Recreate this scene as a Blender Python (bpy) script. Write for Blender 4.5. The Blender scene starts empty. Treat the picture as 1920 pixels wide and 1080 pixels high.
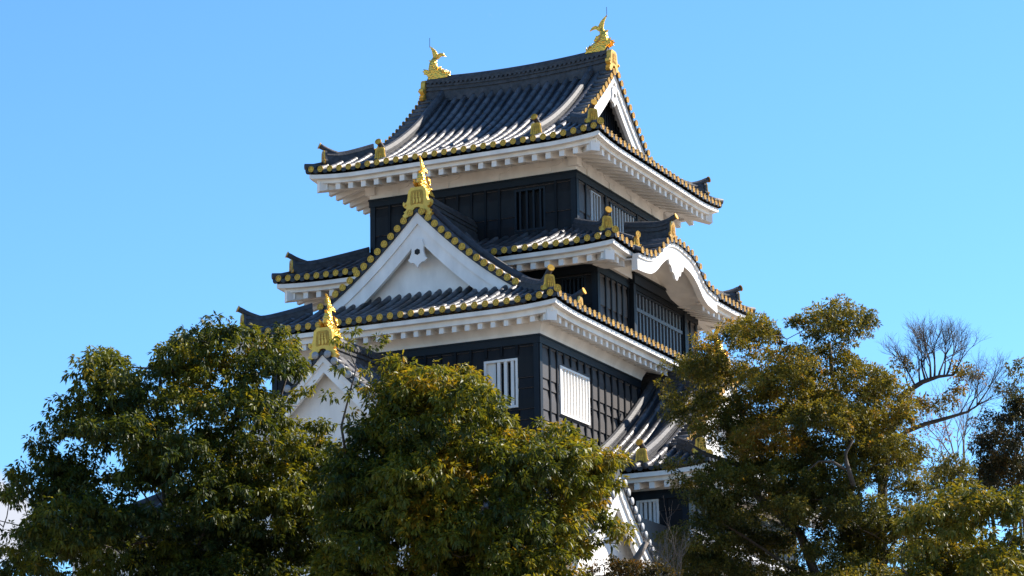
import bpy, math, random
import numpy as np
from mathutils import Vector, Matrix
random.seed(7); RNG = np.random.default_rng(11)
SC = bpy.context.scene; COL = SC.collection
R = math.radians
# ------------------------------------------------------------------ camera
YAW, PITCH, ROLL, FPX = 0.44274837, 0.24302763, -0.01467663, 4953.9
CAM = Vector((29.15, -65.76, 1.6))
_f = Vector((-math.sin(YAW)*math.cos(PITCH), math.cos(YAW)*math.cos(PITCH), math.sin(PITCH)))
_r = _f.cross(Vector((0, 0, 1))).normalized(); _u = _r.cross(_f)
CR = _r*math.cos(ROLL) + _u*math.sin(ROLL); CU = -_r*math.sin(ROLL) + _u*math.cos(ROLL)
cd = bpy.data.cameras.new("camera"); cam = bpy.data.objects.new("camera", cd); COL.objects.link(cam)
cam.matrix_world = Matrix(((CR.x, CU.x, -_f.x, CAM.x), (CR.y, CU.y, -_f.y, CAM.y), (CR.z, CU.z, -_f.z, CAM.z), (0, 0, 0, 1)))
cd.sensor_width = 36; cd.lens = FPX/1920*36; cd.clip_end = 5000; cd.clip_start = 0.5
SC.camera = cam
def at(px, py, dist):
    """world point seen at photo pixel (px,py) at a horizontal distance from the camera"""
    d = _f + CR*((px-960)/FPX) + CU*((540-py)/FPX)
    return CAM + d*(dist/math.hypot(d.x, d.y))
# ------------------------------------------------------------------ sky, sun, exposure
SUN = Vector((0.76, 0.88, 1.0)).normalized()
SEL = math.asin(SUN.z); SROT = math.atan2(SUN.x, SUN.y)
world = bpy.data.worlds.new("World"); SC.world = world; world.use_nodes = True
wn = world.node_tree.nodes; wl = world.node_tree.links
bg = wn['Background']
sky = wn.new('ShaderNodeTexSky'); sky.sky_type = 'NISHITA'; sky.sun_disc = False
sky.sun_elevation = SEL; sky.sun_rotation = SROT; sky.air_density = 1.0; sky.dust_density = 0.2; sky.ozone_density = 2.0
SKY_STRENGTH = 0.085
tint = wn.new('ShaderNodeMix'); tint.data_type = 'RGBA'; tint.blend_type = 'MULTIPLY'; tint.inputs[0].default_value = 1.0
tint.inputs[7].default_value = (0.59, 0.965, 1.28, 1)
wl.new(sky.outputs[0], tint.inputs[6])
# a low bank of cloud far off on the left of the view
geo = wn.new('ShaderNodeTexCoord')
cdir = (at(-10, 985, 100)-CAM).normalized()
dot = wn.new('ShaderNodeVectorMath'); dot.operation = 'DOT_PRODUCT'; dot.inputs[1].default_value = cdir
wl.new(geo.outputs['Generated'], dot.inputs[0])
mr = wn.new('ShaderNodeMapRange'); mr.inputs[1].default_value = math.cos(R(1.35)); mr.inputs[2].default_value = math.cos(R(0.5))
wl.new(dot.outputs['Value'], mr.inputs[0])
nz = wn.new('ShaderNodeTexNoise'); nz.inputs['Scale'].default_value = 70; nz.inputs['Detail'].default_value = 6
wl.new(geo.outputs['Generated'], nz.inputs['Vector'])
ad = wn.new('ShaderNodeMath'); ad.operation = 'MULTIPLY_ADD'; ad.inputs[1].default_value = 1.2; ad.inputs[2].default_value = -0.6
wl.new(nz.outputs['Fac'], ad.inputs[0])
ad2 = wn.new('ShaderNodeMath'); ad2.operation = 'ADD'; wl.new(ad.outputs[0], ad2.inputs[0]); wl.new(mr.outputs[0], ad2.inputs[1])
mr2 = wn.new('ShaderNodeMapRange'); mr2.inputs[1].default_value = 0.3; mr2.inputs[2].default_value = 0.8; wl.new(ad2.outputs[0], mr2.inputs[0])
mx = wn.new('ShaderNodeMix'); mx.data_type = 'RGBA'; mx.inputs[7].default_value = (4.1, 4.3, 4.9, 1)
wl.new(mr2.outputs[0], mx.inputs[0]); wl.new(tint.outputs[2], mx.inputs[6]); wl.new(mx.outputs[2], bg.inputs[0])
bg.inputs[1].default_value = SKY_STRENGTH
sl = bpy.data.lights.new("sun", 'SUN'); sl.energy = 5.0; sl.angle = R(0.5); sl.color = (1.0, 0.92, 0.82)
so = bpy.data.objects.new("sun", sl); COL.objects.link(so)
so.rotation_euler = (-SUN).to_track_quat('-Z', 'Y').to_euler()
SC.view_settings.view_transform = 'Standard'; SC.view_settings.look = 'None'
SC.view_settings.exposure = 1.22; SC.view_settings.gamma = 1.0; SC.view_settings.use_curve_mapping = False
# ------------------------------------------------------------------ materials
def mat(name, col, rough=0.6, metal=0.0, spec=0.5, stretch=None, var=0.0, vscale=3.0, bump=0.0, bscale=20.0, var2=None, bdist=0.02):
    m = bpy.data.materials.new(name); m.use_nodes = True
    n = m.node_tree.nodes; l = m.node_tree.links; b = n['Principled BSDF']
    b.inputs['Base Color'].default_value = (*col, 1); b.inputs['Roughness'].default_value = rough
    b.inputs['Metallic'].default_value = metal; b.inputs['Specular IOR Level'].default_value = spec
    tc = n.new('ShaderNodeTexCoord'); src = tc.outputs['Object']
    if stretch:
        mp_ = n.new('ShaderNodeMapping'); mp_.inputs['Scale'].default_value = stretch; l.new(src, mp_.inputs[0]); src = mp_.outputs[0]
    if var:
        t = n.new('ShaderNodeTexNoise'); t.inputs['Scale'].default_value = vscale; t.inputs['Detail'].default_value = 5
        l.new(src, t.inputs['Vector'])
        r = n.new('ShaderNodeValToRGB'); r.color_ramp.elements[0].position = 0.3; r.color_ramp.elements[1].position = 0.7
        c2 = var2 if var2 else tuple(c*(1-var) for c in col)
        r.color_ramp.elements[0].color = (*c2, 1); r.color_ramp.elements[1].color = (*col, 1)
        l.new(t.outputs['Fac'], r.inputs[0]); l.new(r.outputs[0], b.inputs['Base Color'])
    if bump:
        t = n.new('ShaderNodeTexNoise'); t.inputs['Scale'].default_value = bscale; t.inputs['Detail'].default_value = 4
        l.new(tc.outputs['Object'], t.inputs['Vector'])
        k = n.new('ShaderNodeBump'); k.inputs['Strength'].default_value = bump; k.inputs['Distance'].default_value = bdist
        l.new(t.outputs['Fac'], k.inputs['Height']); l.new(k.outputs[0], b.inputs['Normal'])
    return m
M = dict(
    plaster=mat('white_plaster', (0.82, 0.79, 0.745), 0.75, var=0.22, vscale=2.2, bump=0.12, bscale=18, spec=0.2, stretch=(1,1,0.45)),
    board=mat('black_boards', (0.010, 0.0105, 0.012), 0.45, var=0.6, vscale=3.5, bump=0.12, bscale=25, spec=0.12, stretch=(1.6,1.6,0.35)),
    batten=mat('black_battens', (0.008, 0.010, 0.013), 0.55, spec=0.12, var=0.3, vscale=4),
    slate=mat('slate_bars', (0.085, 0.095, 0.11), 0.5, var=0.2, vscale=5),
    trim=mat('dark_trim', (0.008, 0.012, 0.018), 0.5, spec=0.2, var=0.2, vscale=4),
    bar=mat('grey_bars', (0.36, 0.36, 0.36), 0.5, var=0.15, vscale=6),
    tile=mat('grey_roof_tile', (0.085, 0.083, 0.088), 0.46, var=0.55, vscale=2.6, bump=0.25, bscale=35, spec=0.5),
    tiled=mat('dark_pan_tile', (0.028, 0.031, 0.038), 0.5, var=0.4, vscale=3, spec=0.3),
    ridge=mat('ridge_tile', (0.060, 0.061, 0.067), 0.62, var=0.6, vscale=7, bump=0.5, bscale=30, spec=0.35),
    gold=mat('gold_leaf', (0.86, 0.44, 0.045), 0.34, metal=0.5, var=0.55, vscale=7, bump=0.25, bscale=45, bdist=0.01),
    goldd=mat('gold_recess', (0.50, 0.27, 0.035), 0.5, metal=0.5, var=0.4, vscale=12),
    goldp=mat('gold_plate', (0.80, 0.46, 0.07), 0.40, metal=0.45, var=0.25, vscale=8, bump=0.15, bscale=50, bdist=0.01),
    greycap=mat('pale_tile_end', (0.33, 0.33, 0.33), 0.6, var=0.3, vscale=12),
    dark=mat('dark_interior', (0.006, 0.007, 0.009), 0.8),
    glass=mat('window_glass', (0.02, 0.035, 0.05), 0.06, spec=1.0),
    stone=mat('stone', (0.30, 0.28, 0.25), 0.85, var=0.5, vscale=0.8, bump=0.8, bscale=2.0, bdist=0.2),
    ground=mat('ground', (0.34, 0.275, 0.20), 0.95, var=0.3, vscale=0.1),
    bark=mat('bark', (0.07, 0.055, 0.042), 0.85, var=0.5, vscale=6, bump=0.6, bscale=25),
    barkl=mat('pale_bark', (0.20, 0.16, 0.13), 0.8, var=0.4, vscale=6, bump=0.5, bscale=25),
    wire=mat('steel_rod', (0.12, 0.12, 0.13), 0.4, metal=0.8),
)
def per_tile(m, lo, hi):
    """each tile (mesh island) gets a tone of its own"""
    n, l = m.node_tree.nodes, m.node_tree.links; b = n['Principled BSDF']; src = b.inputs['Base Color'].links[0].from_socket
    g = n.new('ShaderNodeNewGeometry'); r = n.new('ShaderNodeMapRange'); r.inputs[3].default_value = lo; r.inputs[4].default_value = hi
    l.new(g.outputs['Random Per Island'], r.inputs[0]); x = n.new('ShaderNodeVectorMath'); x.operation = 'SCALE'
    l.new(src, x.inputs[0]); l.new(r.outputs[0], x.inputs['Scale']); l.new(x.outputs[0], b.inputs['Base Color'])
    r2 = n.new('ShaderNodeMapRange'); r2.inputs[3].default_value = 0.40; r2.inputs[4].default_value = 0.58
    l.new(g.outputs['Random Per Island'], r2.inputs[0]); l.new(r2.outputs[0], b.inputs['Roughness'])
per_tile(M['tile'], 0.55, 1.5)
_b = M['board'].node_tree.nodes['Principled BSDF']      # weathered wood fibres catch raking light
_b.inputs['Sheen Weight'].default_value = 0.55; _b.inputs['Sheen Roughness'].default_value = 0.45; _b.inputs['Sheen Tint'].default_value = (0.85, 0.8, 0.78, 1)
# ------------------------------------------------------------------ object helpers
WLOC = {}
class MB:
    def __init__(s): s.v = []; s.f = []; s.m = []; s.mi = 0; s.sm = []; s.smooth = False
    def add(s, vs, fs):
        b = len(s.v); s.v.extend(tuple(v) for v in vs)
        for f in fs: s.f.append(tuple(i+b for i in f)); s.m.append(s.mi); s.sm.append(s.smooth)
    def box(s, a, b):
        x0, y0, z0 = (min(a[i], b[i]) for i in range(3)); x1, y1, z1 = (max(a[i], b[i]) for i in range(3))
        s.add([(x0,y0,z0),(x1,y0,z0),(x1,y1,z0),(x0,y1,z0),(x0,y0,z1),(x1,y0,z1),(x1,y1,z1),(x0,y1,z1)],
              [(0,3,2,1),(4,5,6,7),(0,1,5,4),(1,2,6,5),(2,3,7,6),(3,0,4,7)])
    def obox(s, c, ax, ay, az):
        """oriented box: centre and three half-axis vectors"""
        c, ax, ay, az = Vector(c), Vector(ax), Vector(ay), Vector(az)
        p = [c+i*ax+j*ay+k*az for k in (-1,1) for (i,j) in ((-1,-1),(1,-1),(1,1),(-1,1))]
        s.add(p, [(0,3,2,1),(4,5,6,7),(0,1,5,4),(1,2,6,5),(2,3,7,6),(3,0,4,7)])
    def loft(s, rings, close=True, caps=True):
        n = len(rings[0]); vs = [p for r in rings for p in r]; fs = []
        for i in range(len(rings)-1):
            for j in range(n if close else n-1):
                k = (j+1) % n; fs.append((i*n+j, i*n+k, (i+1)*n+k, (i+1)*n+j))
        if caps:
            fs.append(tuple(range(n-1, -1, -1))); fs.append(tuple((len(rings)-1)*n+j for j in range(n)))
        s.add(vs, fs)
    def tube(s, pts, rad, n=6, caps=True):
        pts = [Vector(p) for p in pts]; rings = []
        ref = Vector((0.13, 0.31, 0.94))
        for i, p in enumerate(pts):
            t = (pts[min(i+1, len(pts)-1)]-pts[max(i-1, 0)]).normalized()
            a = t.cross(ref)
            if a.length < 1e-3: a = t.cross(Vector((1, 0, 0)))
            a.normalize(); b = t.cross(a); r = rad[i] if isinstance(rad, (list, tuple)) else rad
            rings.append([p+a*(r*math.cos(2*math.pi*k/n))+b*(r*math.sin(2*math.pi*k/n)) for k in range(n)])
        s.loft(rings, True, caps)
    def plate(s, outline, o, u, w, n, th):
        """extruded 2-D outline: o + x*u + y*w, thickness th along n"""
        o, u, w, n = Vector(o), Vector(u), Vector(w), Vector(n)
        A = [o+u*x+w*y+n*th for x, y in outline]; B = [o+u*x+w*y for x, y in outline]; k = len(outline)
        s.add(A+B, [tuple(range(k)), tuple(range(2*k-1, k-1, -1))]+[(i, k+i, k+(i+1) % k, (i+1) % k) for i in range(k)])
    def build(s, name, mats, parent=None, label=None):
        v = np.array(s.v, dtype=float); c = (v.min(0)+v.max(0))/2
        me = bpy.data.meshes.new(name); me.from_pydata([tuple(p) for p in v-c], [], s.f)
        for m in (mats if isinstance(mats, (list, tuple)) else [mats]): me.materials.append(M[m] if isinstance(m, str) else m)
        me.polygons.foreach_set('material_index', s.m); me.polygons.foreach_set('use_smooth', s.sm); me.update()
        return link(name, me, Vector(c), parent, label)
def link(name, me, loc, parent=None, label=None):
    o = bpy.data.objects.new(name, me); COL.objects.link(o); loc = Vector(loc)
    if parent: o.parent = parent; o.location = loc-WLOC[parent.name]
    else: o.location = loc
    WLOC[o.name] = loc
    if label: o['label'] = label
    return o
def thing(name, loc, label, cat, group=None):
    o = link(name, None, loc); o['label'] = label; o['category'] = cat; o.empty_display_size = 0.5
    if group: o['group'] = group
    return o
V = Vector; UP = V((0, 0, 1))
# ------------------------------------------------------------------ the castle keep
CX, CY = -3.26, 3.21
keep = thing('castle_keep', (CX, CY, 8), 'black and white castle keep with tiered grey tiled roofs and gold ornaments above the trees', 'castle')
CAPS = []        # (position, outward normal, radius, priority, parent roof object)
PITCHT = 0.312
def tile_face(mb, mp, caps, O, sd, dd, S, zf, dend, dst=None, cap=True, r=0.088, skip=None, pitch=PITCHT):
    """rows of round tiles over pan tiles on one roof slope; mb takes round tiles, mp the pan tiles"""
    O, sd, dd = V(O), V(sd), V(dd); n = max(1, round(S/pitch)); p = S/n
    dst = dst or (lambda s: 0.0)
    P = lambda s, d, dz=0.0: V((O.x+sd.x*s+dd.x*d, O.y+sd.y*s+dd.y*d, zf(s, d)+dz))
    cols = []
    for j in range(2*n+1):
        s_ = j*p/2; s_ = min(max(s_, 0.001), S-0.001); a, b = dst(s_), dend(s_)
        dz = -0.05 if j % 2 == 0 else 0.0
        cols.append([P(s_, a+(max(b, a+0.001)-a)*k/10, dz) for k in range(11)])
    vs = [q for c in cols for q in c]; fs = []
    for j in range(2*n):
        for k in range(10): fs.append((j*11+k, (j+1)*11+k, (j+1)*11+k+1, j*11+k+1))
    mp.add(vs, fs)
    for j in range(n+1):                       # drooping pan-tile ends
        s_ = min(max(j*p, 0.06), S-0.06); q = P(s_, dst(s_)-0.015, -0.02)
        mp.plate([(-0.10, 0.03), (-0.085, -0.035), (-0.04, -0.075), (0.04, -0.075), (0.085, -0.035), (0.10, 0.03)], q, sd, UP, -dd, 0.025)
    for k in range(n):
        s_ = (k+0.5)*p; a, b = dst(s_), dend(s_)
        if skip and skip(s_): continue
        if b-a < 0.1: continue
        rings = []; d = a-0.02; i = 0; L = 0.30
        while d < b-0.01:
            e = min(d+L, b); rings = []
            for dd_, rr in ((d, r), (e+0.015, r*0.88)):
                q = P(s_, max(dd_, a-0.02)); q2 = P(s_, dd_+0.05); q1 = P(s_, dd_-0.05)
                t = (q2-q1).normalized(); nn = sd.cross(t); nn = nn if nn.z > 0 else -nn
                rings.append([q+sd*(rr*math.cos(w))+nn*(rr*math.sin(w)+0.015) for w in [R(x) for x in (-25, 10, 45, 75, 105, 135, 170, 205)]])
            mb.loft(rings, False, False); d = e
        if caps is not None: caps.append((P(s_, a-0.03, 0.03), -dd, r+0.003))
def sweep(mb, pts, prof, side=None, close=True):
    """sweep a (u,z) profile along pts; u is horizontal, perpendicular to the path"""
    pts = [V(p) for p in pts]; rings = []
    for i, p in enumerate(pts):
        if side is None:
            a = (pts[i]-pts[i-1]) if i else None; b = (pts[i+1]-pts[i]) if i < len(pts)-1 else None
            if a: a.z = 0; a.normalize()
            if b: b.z = 0; b.normalize()
            t = (a+b).normalized() if a and b else (a or b)
            u = V((t.y, -t.x, 0))
            if a and b:
                c = t.dot(a); u = u/max(c, 0.3)
        else: u = V(side)
        rings.append([p+u*x+UP*z for x, z in prof])
    mb.loft(rings, close, close)
def ridge_profile(h, w=0.17, r=0.085):
    """stacked noshi tiles with a round cap tile"""
    pr = [(w, -0.18), (w, 0.04)]; z = 0.04; k = 0; step = 0.065
    while z < h-0.09:
        a = w-0.035*(k % 2)-0.02*(z/h)
        pr += [(a, z), (a, z+step)]; z += step; k += 1
    pr += [(r+0.02, z), (r, z+0.05), (r*0.7, z+0.11), (0, z+0.14)]
    return pr+[(-x, q) for x, q in reversed(pr[:-1])]
def ridge_band(mb, pts, side, w, z):
    """row of small round tile ends along both faces of a ridge"""
    side = V(side); pts = [V(p) for p in pts]; L = (pts[-1]-pts[0]).length; n = int(L/0.15)
    for i in range(n):
        t = (i+0.5)/n*(len(pts)-1); k = min(int(t), len(pts)-2); p = pts[k].lerp(pts[k+1], t-k)+UP*z
        for s_ in (-1, 1): mb.tube([p+side*(s_*(w-0.02)), p+side*(s_*(w+0.025))], 0.048, 6)
ONI_S = [(0,.96),(.17,.96),(.25,.92),(.30,.80),(.32,.55),(.35,.36),(.42,.27),(.50,.27),(.54,.18),(.51,.06),(.43,.0),(.33,.03),(.24,.07),(.13,.02),(0,.06)]
ONI_B = [(0,1.0),(.2,1.0),(.24,.98),(.245,.94),(.29,.93),(.315,.85),(.33,.66),(.37,.54),(.44,.52),(.475,.57),(.50,.52),(.49,.43),(.43,.36),(.36,.335),(.40,.27),(.47,.24),(.44,.18),(.52,.12),(.44,.04),(.33,.05),(.22,.13),(.15,.24),(.09,.33),(0,.35)]
def mirror(o): return o+[(-x, y) for x, y in reversed(o) if x > 1e-6]
def leafshape(cx, cy, w, h): return [(cx+w*math.sin(t)*(0.6+0.4*math.cos(t/2)), cy-h*math.cos(t)) for t in [i*2*math.pi/10 for i in range(10)]]
def ornament(p, f, size, parent, big=False, bird=True, name='ridge_end_tile'):
    """gold onigawara plate standing at p (base centre), facing horizontal direction f"""
    f = V(f).normalized(); u = UP.cross(f); mb = MB(); p = V(p)
    th = 0.11*size/0.5 if not big else 0.14
    if big: mb.mi = 0; mb.plate([(x*size, y*size) for x, y in mirror(ONI_B)], p-f*th, u, UP, f, th)
    else:
        mb.mi = 2; mb.plate([(x*size*0.98, y*size*0.99) for x, y in mirror(ONI_S)], p-f*th, u, UP, f, th-0.035)
        mb.mi = 0; mb.plate([(x*size, y*size) for x, y in mirror(ONI_S)], p-f*0.034, u, UP, f, 0.034)
    rim = [(0,.90),(.15,.90),(.205,.86),(.225,.72),(.23,.46),(.2,.42),(0,.46)] if big else [(0,.86),(.13,.86),(.20,.80),(.23,.55),(.25,.28),(.22,.16),(0,.2)]
    mb.mi = 1; mb.plate([(x*size, y*size) for x, y in mirror(rim)], p, u, UP, f, 0.006)
    mb.mi = 0                                   # relief crest: three leaves below three flower stems
    for cx, cy, w, h in (((-.11,.56,.055,.09),(0,.55,.06,.10),(.11,.56,.055,.09)) if big else ((-.11,.34,.055,.11),(0,.33,.06,.12),(.11,.34,.055,.11))):
        mb.plate([(x*size, y*size) for x, y in leafshape(cx, cy, w, h)], p+f*0.006, u, UP, f, 0.018)
    for cx, t0, t1 in (((-.10,.68,.80),(0,.68,.85),(.10,.68,.80)) if big else ((-.10,.5,.68),(0,.5,.74),(.10,.5,.68))):
        for k in range(4):
            y = t0+(t1-t0)*k/3; w = .038*(1-.18*k)
            mb.plate([((cx+w*math.cos(a))*size, (y+w*.9*math.sin(a))*size) for a in [i*math.pi/3 for i in range(6)]], p+f*0.006, u, UP, f, 0.016)
    for sx in (-1, 1):                          # curled feet
        c = (sx*.47, .2) if not big else (sx*.44, .46)
        mb.plate([((c[0]+.05*math.cos(a))*size, (c[1]+.05*math.sin(a))*size) for a in [i*math.pi/4 for i in range(8)]], p, u, UP, f, 0.03)
    o = mb.build(name, ['gold' if not big else 'goldp', 'goldd', 'ridge'], parent)
    if bird:                                    # the round tile that rises above the plate
        m2 = MB(); m2.smooth = True
        top = p+UP*size*0.93
        pts = [top-f*0.75-UP*0.09, top-f*0.5-UP*0.06, top-f*0.28+UP*0.0, top-f*0.12+UP*0.06, top+f*0.0+UP*0.12, top+f*0.09+UP*0.155]
        m2.mi = 0; m2.tube(pts, 0.078, 10)
        d = (pts[-1]-pts[-2]).normalized(); m2.smooth = False; m2.mi = 1
        m2.tube([pts[-1], pts[-1]+d*0.03], 0.098, 14)
        m2.build('upturned_tile', ['ridge', 'gold'], parent)
    return o
def gable(par, O, n, fz, H0, H1, w_barge=0.75, wall_in=0.55, wallmat='plaster', lattice=False, gold=True, kud=0.66, zwall=None, oni=0.85, ridge_h=0.5, gegyo=True,
          kudari=True, kend=None, hmin=0.16, bird=True):
    """gable end: O = centre on verge plane (z ignored), n outward, fz(h) roof surface height, verge runs h=hmin..H1"""
    O, n = V(O), V(n); u = UP.cross(n)
    P = lambda h, a, dz: V((O.x+u.x*h+n.x*a, O.y+u.y*h+n.y*a, fz(abs(h))+dz))
    mt = MB(); mt.smooth = True
    for sgn in (-1, 1):
        h = hmin+0.02
        while h < H1:
            mt.tube([P(sgn*h, -0.42, 0.07), P(sgn*h, -0.2, 0.07), P(sgn*h, 0.0, 0.07)], 0.085, 10)
            if gold: CAPS.append((P(sgn*h, 0.015, 0.07), n, 0.1, par))
            else:
                mt.mi = 1; mt.tube([P(sgn*h, 0.0, 0.07), P(sgn*h, 0.03, 0.07)], 0.1, 12); mt.mi = 0
            sl = (fz(h+0.05)-fz(h-0.05))/0.1; h += 0.285/math.hypot(1, sl)
        hs = [hmin*0+H1*i/14 for i in range(15)]
        # long round-tile row behind the verge tiles
        mt.tube([P(sgn*h_, -0.5, 0.05) for h_ in hs], 0.10, 8)
        # dark tile edge under the verge tiles
        mt.smooth = False; mt.mi = 2
        mt.loft([[P(sgn*h_, -0.46, 0.0), P(sgn*h_, -0.005, 0.0), P(sgn*h_, -0.005, -0.1), P(sgn*h_, -0.46, -0.1)] for h_ in hs], True, True)
        mt.mi = 0; mt.smooth = True
    mt.build('verge_tiles', ['tile', 'greycap', 'tiled'], par)
    mb = MB()
    for (z0, z1, a0, a1) in ((-0.102, -0.102-w_barge*0.42, -0.06, -0.2), (-0.102-w_barge*0.42-0.002, -0.102-w_barge, -0.11, -0.22)):
        for sgn in (-1, 1):
            hs = [0.0+(H1+0.12)*i/14 for i in range(15)]
            mb.loft([[P(sgn*h_, a0, z0), P(sgn*h_, a0, z1), P(sgn*h_, a1, z1), P(sgn*h_, a1, z0)] for h_ in hs], True, True)
    mb.build('bargeboard', 'plaster', par)
    zb = zwall if zwall is not None else fz(H1)-0.6
    mw = MB(); hs = [-H1+2*H1*i/24 for i in range(25)]
    A = [P(h_, -wall_in, -0.12) for h_ in hs]; B = [V((q.x, q.y, zb)) for q in A]
    mw.add(A+B, [(i, 25+i, 26+i, i+1) for i in range(24)])
    # white boarding under the verge
    C_ = [P(h_, -0.04, -0.105) for h_ in hs]; D_ = [P(h_, -wall_in-0.02, -0.105) for h_ in hs]
    mw.mi = 1; mw.add(C_+D_, [(i, i+1, 26+i, 25+i) for i in range(24)])
    if lattice:
        mw.mi = 2
        k = -H1+0.2
        while k < H1-0.15:
            q = P(k, -wall_in+0.03, 0); mw.box((q.x-abs(u.x)*0.03-0.02, q.y-abs(u.y)*0.03-0.02, zb), (q.x+abs(u.x)*0.03+0.02, q.y+abs(u.y)*0.03+0.02, q.z-0.15)); k += 0.17
        zz = zb+0.15
    mw.build('gable_wall', [wallmat, 'plaster', 'trim'], par)
    if gegyo:
        mg = MB(); s_ = w_barge*0.9
        ol = [(0,.55),(.20,.5),(.27,.28),(.26,.0),(.34,-.22),(.42,-.30),(.30,-.42),(.17,-.43),(.07,-.52),(0,-.64)]
        c = P(0, -0.14, -w_barge*1.12-(0.36 if wallmat == 'plaster' else 0.12))
        mg.plate([(x*s_, y*s_) for x, y in mirror(ol)], c, u, UP, n, 0.08)
        mg.mi = 1
        mg.plate([(0.13*s_*math.cos(a), 0.13*s_*math.sin(a)) for a in [i*math.pi/3+math.pi/6 for i in range(6)]], c+n*0.08, u, UP, n, 0.012)
        mg.build('gable_pendant', ['plaster', 'dark'], par)
    if kudari:
        for sgn in (-1, 1):
            md = MB(); ke = kend or H1
            pts = [P(sgn*(0.1+(ke-0.1)*i/14), -kud-0.12, 0.02) for i in range(15)]
            sweep(md, pts, ridge_profile(0.30, 0.13), side=n)
            md.build('descending_ridge', 'ridge', par)
            q = P(sgn*(ke+0.06), -kud-0.12, -0.06)
            if gold: ornament(q, u*sgn, 0.5, par)
            else: ornament(q, u*sgn, 0.45, par, bird=False)
    if oni: ornament(P(0, -0.05, 0.62-oni), n, oni, par, big=True, bird=bird and False)
def eaves(par, rect, zf_edge, wallrect, depth_in=0.16, zs=(0.135, 0.255, 0.36, 0.54), rp=0.42, rw=0.15, slope=0.25, sides='SENW', beam=True, gap=None):
    """white eave boards, rafters, soffit and corner beams. rect=(x0,y0,x1,y1) eave line; zf_edge(side,s) tile edge height"""
    x0, y0, x1, y1 = rect; wx0, wy0, wx1, wy1 = wallrect
    mb = MB(); mr_ = MB()
    per = dict(S=((x0,y0),(1,0),(0,1),x1-x0), E=((x1,y0),(0,1),(-1,0),y1-y0), N=((x1,y1),(-1,0),(0,-1),x1-x0), W=((x0,y1),(0,-1),(1,0),y1-y0))
    for sd_ in sides:
        (ox, oy), (sx, sy), (dx, dy), S = per[sd_]
        wd = {'S': wy0-y0, 'E': x1-wx1, 'N': y1-wy1, 'W': wx0-x0}[sd_]
        N = 40
        def Q(s, d, z): 
            return V((ox+sx*s+dx*d, oy+sy*s+dy*d, z))
        runs = [(0, S)] if not (gap and gap[0] == sd_) else [(0, gap[1]), (gap[2], S)]
        for ra, rb in runs:
          ss = [ra+(rb-ra)*i/N for i in range(N+1)]
          def band(d0, d1, za, zb_):
            rings = []
            for i, s in enumerate(ss):
                e = zf_edge(sd_, s)
                def cl(s, d): return min(max(s, d), S-d)
                rings.append([Q(cl(s, d0), d0, e-za), Q(cl(s, d0), d0, e-zb_), Q(cl(s, d1), d1, e-zb_), Q(cl(s, d1), d1, e-za)])
            mb.loft(rings, True, True)
          band(0.05, 0.35, zs[0], zs[1]); band(0.05+depth_in, 0.40, zs[1]+0.001, zs[2])
          rings = []                               # soffit
          for s in ss:
            e = zf_edge(sd_, s)-zs[2]+0.02
            def cl(s, d): return min(max(s, d), S-d)
            rings.append([Q(cl(s, 0.3), 0.3, e), Q(cl(s, wd+0.05), wd+0.05, e+wd*slope)])
          mb.loft(rings, False, False)
        n = max(1, round((S-2*0.45)/rp))
        for k in range(n+1):
            s = 0.45+(S-0.9)*k/n; e = zf_edge(sd_, s)
            if gap and gap[0] == sd_ and gap[1]-0.05 < s < gap[2]+0.05: continue
            dmax = min(wd+0.04, max(0.5, min(s, S-s)))
            a = 0.05+depth_in+0.07
            z0 = e-zs[3]
            c0 = Q(s, a, z0); c1 = Q(s, dmax, z0+(dmax-a)*slope)
            hx = V((sx, sy, 0))*(rw/2); h = zs[3]-zs[2]+0.01
            mr_.add([c0-hx, c0+hx, c1+hx, c1-hx, c0-hx+UP*h, c0+hx+UP*h, c1+hx+UP*(h), c1-hx+UP*(h)],
                    [(0,3,2,1),(4,5,6,7),(0,1,5,4),(1,2,6,5),(2,3,7,6),(3,0,4,7)])
    o = mb.build('eave_boards', 'plaster', par); mr_.build('rafters', 'plaster', par)
    if beam:
        cs = dict(SE=((x1,y0),(-1,1)), SW=((x0,y0),(1,1)), NE=((x1,y1),(-1,-1)), NW=((x0,y1),(1,-1)))
        for k, ((ax, ay), (ex, ey)) in cs.items():
            if k[0] not in sides or k[1] not in sides: continue
            e = zf_edge(k[0], 0 if k in ('SW','NE') else (x1-x0))
            d = V((ex, ey, 0)).normalized(); p = V((ax, ay, e-zs[3]-0.03))+d*0.34
            L = 1.9
            side = V((-d.y, d.x, 0))
            mc = MB(); mc.obox(p+d*(L/2)+UP*(0.13+0.1), d*(L/2)+UP*(L/2*slope*0.7), side*0.13, UP*0.14)
            mc.build('corner_beam', 'plaster', par)
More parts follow.
